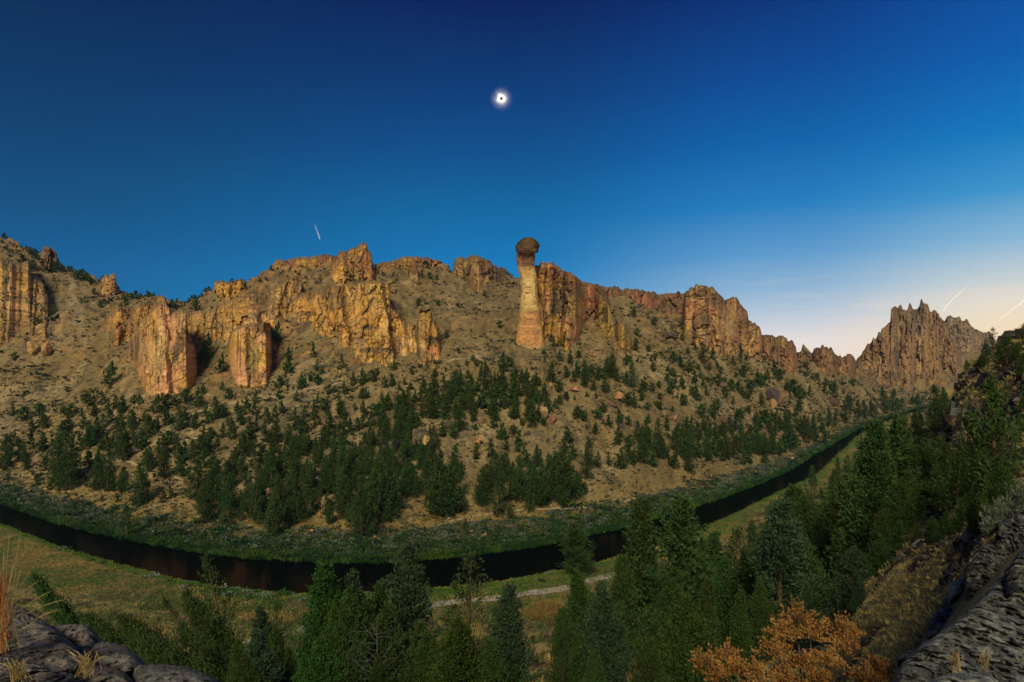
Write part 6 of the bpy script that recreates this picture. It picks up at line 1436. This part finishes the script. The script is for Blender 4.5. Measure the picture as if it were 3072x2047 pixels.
def bare_tree(label, x, yt, d, h, seed, mat, spread=.35, name='dead_tree', nb=26, r=.02, droop=0.0, lean=0.0):
    rg = np.random.default_rng(seed)
    root = empty(name, tuple(np.array([(x - CX) / F * d, d, (HY - yt) / F * d - h]))); tag(root, label, 'dead tree')
    z = np.linspace(0, 1, 10)
    path = np.stack([np.cumsum(rg.normal(0, .012, 10)) + lean * z, np.cumsum(rg.normal(0, .012, 10)), z], 1) * h
    V, q = tube(path, h * r * (1 - z * .85) + .01, 7); tk = MB(); tk.add(V, q)
    br = MB()
    for k in range(nb):
        t = rg.uniform(.25, .97); o = np.array([np.interp(t, z, path[:, i]) for i in range(3)])
        az = rg.uniform(0, 6.28); L_ = h * spread * (1.05 - t * .6) * rg.uniform(.5, 1.1)
        cur = o; dv = np.array([math.cos(az), math.sin(az), rg.uniform(-.1, .5)]); pp = [o]
        for s in range(5):
            dv = dv + rg.normal(0, .28, 3) + np.array([0, 0, .12 - droop]); dv /= np.linalg.norm(dv); cur = cur + dv * L_ / 5; pp.append(cur)
            if s >= 1:
                for _ in range(2):
                    w = dv + rg.normal(0, .8, 3); w /= np.linalg.norm(w); V, q = tube([cur, cur + w * L_ * .12 + rg.normal(0, .02 * L_, 3), cur + w * L_ * .25], [h * r * .12, h * r * .09, h * r * .04], 4); br.add(V, q)
        V, q = tube(pp, np.linspace(h * r * .42, h * r * .07, len(pp)), 5); br.add(V, q)
    V, f = tk.get(); mesh_obj('trunk', V, f, mat, parent=root, smooth=True)
    V, f = br.get(); mesh_obj('branches', V, f, mat, parent=root)
    return root


def build_dead():
    red = plain_mat('red_dead_wood', (.22, .10, .055), nscale=8); blk = plain_mat('charred_wood', (.03, .027, .025), nscale=8)
    bare_tree('bare grey dead tree with a tangle of curling branches between two near pines', 1130, 1850, 45, 8.0, 501, GREYWOOD, spread=.55, nb=24, droop=.05, r=.0075)
    bare_tree('red dead snag rising from the crown of the bright near juniper', 972, 1680, 56, 13.5, 503, red, spread=.05, nb=10, r=.012, name='dead_snag', lean=.02)
    bare_tree('thin black snag standing between near pines by the orange grass', 1674, 1872, 58, 8.5, 507, blk, spread=.12, nb=14, r=.011, name='dead_snag')
    bare_tree('short spindly black snag at the lower edge, left of the thin black snag', 1604, 1955, 52, 6, 509, blk, spread=.2, nb=16, r=.011, name='dead_snag')
    d = far_hit(1866, 1282)
    bare_tree('pale leaning dead trunk on the far open slope above a dark boulder', 1866, 1240, d, 42 / F * d, 511, GREYWOOD, spread=.12, nb=6, r=.016, name='dead_snag', lean=.22)
    # round orange brush by the road
    rg = np.random.default_rng(23)
    for x, y, w, h, lab in ((1640, 1818, 130, 76, 'rounded rust coloured brush patch beside the pale dirt road bend'),):
        d = hit(x, y + h * .4); c = np.array(pt(x, y + h * .35, d)); hw, hh = w / 2 / F * d, h / F * d * .8
        n = 5200; a = rg.uniform(0, 6.28, n); rr = np.sqrt(rg.uniform(0, 1, n)); zz = np.sqrt(np.clip(1 - rr ** 2, 0, 1)) * rg.uniform(.5, 1.05, n)
        P = c + np.stack([np.cos(a) * rr * hw, np.sin(a) * rr * hw * .8, zz * hh * .55], 1)
        C = vary((.21, .13, .045), n, rg); C = np.where((fbm(P[:, 0] / 2, P[:, 1] / 2, P[:, 2], 3, 3) > .1)[:, None], vary((.16, .15, .045), n, rg), C)
        tag(cover('brush', P, C, rg.uniform(.25, .5, n), 4, rg.uniform(.2, .4, n), .5, rg, aspect=.2), lab, 'brush')


def person(label, x, yb, h, seed, shirt, legs, hair, pose='stand', face=0.0):
    d = far_hit(x, yb); z = float(ground(x, d))
    root = empty('person', ((x - CX) / F * d, d, z), face); tag(root, label, 'person')
    s = h / 1.75
    if pose == 'stand':
        J = [(0, 0, .95), (0, 0, 1.15), (0, 0, 1.38), (0, -.01, 1.5), (0, -.02, 1.62), (0, -.02, 1.74), (.1, 0, .9), (.12, -.02, .5), (.12, .02, .08), (.13, -.14, .03), (-.1, 0, .9), (-.12, .02, .5), (-.12, .04, .08), (-.13, -.12, .03), (.2, 0, 1.4), (.27, .02, 1.1), (.22, -.14, .9), (-.2, 0, 1.4), (-.27, .02, 1.12), (-.2, -.16, .95)]
    else:
        J = [(0, 0, .42), (0, .02, .64), (0, -.02, .88), (0, -.05, 1.0), (0, -.08, 1.1), (0, -.08, 1.22), (.1, -.05, .42), (.14, -.44, .5), (.13, -.48, .1), (.13, -.6, .04), (-.1, -.05, .42), (-.14, -.44, .5), (-.13, -.48, .1), (-.13, -.6, .04), (.2, -.02, .9), (.26, -.1, .66), (.14, -.34, .58), (-.2, -.02, .9), (-.26, -.1, .66), (-.12, -.34, .6)]
    Rr = [.15, .14, .16, .06, .1, .08, .09, .065, .045, .04, .09, .065, .045, .04, .065, .045, .035, .065, .045, .035]
    E = [(0, 1), (1, 2), (2, 3), (3, 4), (4, 5), (0, 6), (6, 7), (7, 8), (8, 9), (0, 10), (10, 11), (11, 12), (12, 13), (2, 14), (14, 15), (15, 16), (2, 17), (17, 18), (18, 19)]
    for k, (w, el) in enumerate(((16, 15), (19, 18))):                # five short unequal fingers on each hand
        a, b = np.array(J[w]), np.array(J[el]); dv = (a - b) / np.linalg.norm(a - b)
        for f in range(5):
            o = np.array([(f - 2) * .018, 0, 0]) if f < 4 else np.array([.035, -.02, .03])
            i = len(J); J.append(tuple(a + dv * .05 + o)); J.append(tuple(a + dv * (.13 - .012 * abs(f - 2)) + o * 1.2)); Rr += [.011, .008]; E += [(w, i), (i, i + 1)]
    def skin(name, idx, rad, mat, grow=0.0, keep=None):
        mp = {j: n for n, j in enumerate(idx)}; me = bpy.data.meshes.new(name)
        me.from_pydata([tuple(np.array(J[j]) * s) for j in idx], [(mp[a], mp[b]) for a, b in E if a in mp and b in mp], [])
        o = bpy.data.objects.new(name, me); COL.objects.link(o)
        md = o.modifiers.new('skin', 'SKIN'); md.use_smooth_shade = True
        for n, j in enumerate(idx): r = (rad[j] + grow) * s; me.skin_vertices[0].data[n].radius = (r, r)
        me.skin_vertices[0].data[0].use_root = True
        o.modifiers.new('sub', 'SUBSURF').levels = 1; o.modifiers['sub'].render_levels = 1
        dg = bpy.context.evaluated_depsgraph_get(); m2 = bpy.data.meshes.new_from_object(o.evaluated_get(dg)); o.modifiers.clear(); o.data = m2
        m2.materials.clear(); m2.materials.append(mat); o.parent = root
        return o
    skin('body', list(range(len(J))), Rr, plain_mat('skin', (.42, .24, .16), nscale=4, var=.05))
    skin('shirt', [2, 1, 0, 14, 15, 17, 18], Rr, plain_mat('shirt_cloth', shirt, nscale=12, var=.1), .02)
    skin('trousers', [0, 6, 7, 8, 10, 11, 12], Rr, plain_mat('trouser_cloth', legs, nscale=12, var=.1), .018)
    hv = np.array(J[5]) * s
    bpy.ops.mesh.primitive_uv_sphere_add(segments=14, ring_count=8, radius=.105 * s, location=(0, 0, 0)); hq = bpy.context.object
    hq.name = 'hair'; hq.location = hv + np.array([0, .015, .0]) * s; hq.scale = (.95, 1.05, .85); hq.data.materials.append(plain_mat('hair', hair, nscale=10)); hq.parent = root
    return root


def build_people():
    person('standing person in a bright orange red top on the far bank behind the sage', 1965, 1488, 1.85, 1, (.62, .09, .02), (.05, .05, .07), (.05, .03, .02), face=.3)
    person('seated person in a black top on the grey bank by the far trail', 1792, 1546, 1.9, 2, (.012, .012, .015), (.03, .035, .05), (.55, .5, .45), 'sit', face=.4)
    person('seated person in a pale shirt beside the one in black on the far bank', 1801, 1537, 1.8, 3, (.62, .6, .55), (.03, .03, .04), (.04, .03, .02), 'sit', face=-.4)
    person('seated person in dark blue with white cap, low in the riverside sage', 1955, 1497, 1.8, 4, (.03, .05, .10), (.02, .02, .03), (.6, .6, .6), 'sit', face=0)
    person('crouched person in black near the water, below the orange clad one', 1966, 1512, 1.7, 5, (.01, .01, .012), (.02, .02, .02), (.3, .28, .26), 'sit', face=.8)


# ------------------------------------------------------------------ things in the sky
def build_sky_things():
    d = 30000.0
    c = pt(1504, 296, d); sc = d / F
    root = empty('eclipsed_sun', c); tag(root, 'totally eclipsed sun: black moon disc ringed by glowing white corona', 'sun')
    m, nt, b = new_mat('corona_glow'); L = nt.links.new; nt.nodes.remove(b)
    # thin glowing gas: the closer a line of sight passes to the centre of the ball, the brighter it is
    geo = N(nt, 'ShaderNodeNewGeometry'); dt = N(nt, 'ShaderNodeVectorMath', operation='DOT_PRODUCT'); L(geo.outputs['Normal'], dt.inputs[0]); L(geo.outputs['Incoming'], dt.inputs[1])
    ab = N(nt, 'ShaderNodeMath', operation='ABSOLUTE'); L(dt.outputs['Value'], ab.inputs[0])
    sq = N(nt, 'ShaderNodeMath', operation='MULTIPLY'); L(ab.outputs[0], sq.inputs[0]); L(ab.outputs[0], sq.inputs[1])
    om = N(nt, 'ShaderNodeMath', operation='SUBTRACT'); om.inputs[0].default_value = 1; L(sq.outputs[0], om.inputs[1])
    rr = N(nt, 'ShaderNodeMath', operation='SQRT'); L(om.outputs[0], rr.inputs[0])
    tc = N(nt, 'ShaderNodeTexCoord'); nz = N(nt, 'ShaderNodeTexNoise', Scale=2.2, Detail=2.0); L(geo.outputs['Normal'], nz.inputs['Vector'])
    ns = N(nt, 'ShaderNodeMath', operation='MULTIPLY_ADD'); ns.inputs[1].default_value = .3; ns.inputs[2].default_value = -.15; L(nz.outputs[0], ns.inputs[0])
    ra = N(nt, 'ShaderNodeMath', operation='ADD'); L(rr.outputs[0], ra.inputs[0]); L(ns.outputs[0], ra.inputs[1])
    rp = N(nt, 'ShaderNodeValToRGB'); e = rp.color_ramp.elements
    st = [(0, 1), (.28, 1), (.36, .5), (.46, .24), (.6, .09), (.8, .025), (1, 0)]
    for i, (p, v) in enumerate(st):
        q = e[i] if i < 2 else e.new(p)
        q.position = p; q.color = (v, v, v, 1)
    L(ra.outputs[0], rp.inputs[0])
    em = N(nt, 'ShaderNodeEmission', Strength=1.25); em.inputs[0].default_value = (1, .95, .93, 1)
    tp = N(nt, 'ShaderNodeBsdfTransparent'); ms = N(nt, 'ShaderNodeMixShader'); L(rp.outputs[0], ms.inputs[0]); L(tp.outputs[0], ms.inputs[1]); L(em.outputs[0], ms.inputs[2])
    # only the front half of the shell glows
    bf = N(nt, 'ShaderNodeMixShader'); L(geo.outputs['Backfacing'], bf.inputs[0]); L(ms.outputs[0], bf.inputs[1]); L(tp.outputs[0], bf.inputs[2])
    L(bf.outputs[0], nt.nodes['Material Output'].inputs['Surface'])
    bpy.ops.mesh.primitive_uv_sphere_add(segments=96, ring_count=64, radius=36 * sc, location=(0, 0, 0)); o = bpy.context.object; o.name = 'corona'; o.data.materials.append(m); o.parent = root
    o.data.polygons.foreach_set('use_smooth', [True] * len(o.data.polygons))
    bpy.ops.mesh.primitive_uv_sphere_add(segments=32, ring_count=16, radius=4.0 * sc, location=(0, 0, 0)); o = bpy.context.object; o.name = 'moon'; o.data.materials.append(plain_mat('moon_rock', (.05, .045, .05), nscale=.01, bump=0)); o.parent = root
    o.location = -Vector(c).normalized() * 48 * sc
    m, nt, b = new_mat('vapour'); L = nt.links.new
    b.inputs['Base Color'].default_value = (1, .98, .95, 1); b.inputs['Roughness'].default_value = 1
    b.inputs['Emission Color'].default_value = (.9, .85, .78, 1); b.inputs['Emission Strength'].default_value = .12
    tc = N(nt, 'ShaderNodeTexCoord'); nz = N(nt, 'ShaderNodeTexNoise', Scale=.012, Detail=4.0); L(tc.outputs['Object'], nz.inputs['Vector'])
    lw = N(nt, 'ShaderNodeLayerWeight', Blend=.5); iv = N(nt, 'ShaderNodeMath', operation='SUBTRACT'); iv.inputs[0].default_value = 1; L(lw.outputs['Facing'], iv.inputs[1])
    at = N(nt, 'ShaderNodeAttribute', attribute_name='Col'); mu = N(nt, 'ShaderNodeMath', operation='MULTIPLY'); L(iv.outputs[0], mu.inputs[0]); L(at.outputs['Fac'], mu.inputs[1])
    mr = N(nt, 'ShaderNodeMapRange'); mr.inputs[1].default_value = .3; mr.inputs[2].default_value = .7; mr.inputs[3].default_value = .55; mr.inputs[4].default_value = 1; L(nz.outputs[0], mr.inputs[0])
    m2 = N(nt, 'ShaderNodeMath', operation='MULTIPLY'); L(mu.outputs[0], m2.inputs[0]); L(mr.outputs[0], m2.inputs[1])
    L(m2.outputs[0], b.inputs['Alpha'])
    for pts, w, al, lab in (([(942, 668), (949, 688), (956, 706), (960, 720)], 2.2, (.05, .6), 'short faint contrail above the golden cliff'),
                            ([(2824, 940), (2840, 918), (2866, 890), (2890, 868), (2912, 846)], 4.0, (.4, .12), 'pink contrail slanting up from the pinnacled crag'),
                            ([(2985, 972), (3010, 952), (3036, 930), (3062, 910), (3110, 872)], 5.5, (.08, .4), 'contrail in the orange sky at the right edge')):
        dd = 12000.0
        u = np.linspace(0, 1, 40); xs = np.interp(u, np.linspace(0, 1, len(pts)), [p[0] for p in pts]); ys = np.interp(u, np.linspace(0, 1, len(pts)), [p[1] for p in pts])
        P = np.array([pt(x, y, dd) for x, y in zip(xs, ys)])
        r = w / 2 / F * dd * (1 + .25 * fbm(u * 9, u * 0, octv=3, seed=5)) * np.clip(np.minimum(u, 1 - u) * 8, .15, 1)
        V, q = tube(P, r, 10); cc = np.repeat(np.linspace(al[0], al[1], 40), 10)[:, None] * np.ones(3)
        tag(mesh_obj('contrail', V, [q], m, smooth=True, col=cc), lab, 'contrail')


def build_haze():
    """thin evening air over the canyon"""
    x0, x1, y0, y1, z0, z1 = -4400, 4400, -80, 2620, -79, 420
    V = [(x, y, z) for x in (x0, x1) for y in (y0, y1) for z in (z0, z1)]
    fq = [[0, 1, 3, 2], [4, 6, 7, 5], [0, 4, 5, 1], [2, 3, 7, 6], [0, 2, 6, 4], [1, 5, 7, 3]]
    m = bpy.data.materials.new('haze'); m.use_nodes = True; nt = m.node_tree; nt.nodes.clear()
    v = N(nt, 'ShaderNodeVolumePrincipled', Density=.00003, Anisotropy=.0); v.inputs['Color'].default_value = (.22, .50, .95, 1)
    nt.links.new(v.outputs[0], N(nt, 'ShaderNodeOutputMaterial').inputs['Volume'])
    tag(mesh_obj('haze', V, [fq], m), kind='stuff')


build_haze()
build_near_rocks(); build_near_plants(); build_dead(); build_people(); build_sky_things()
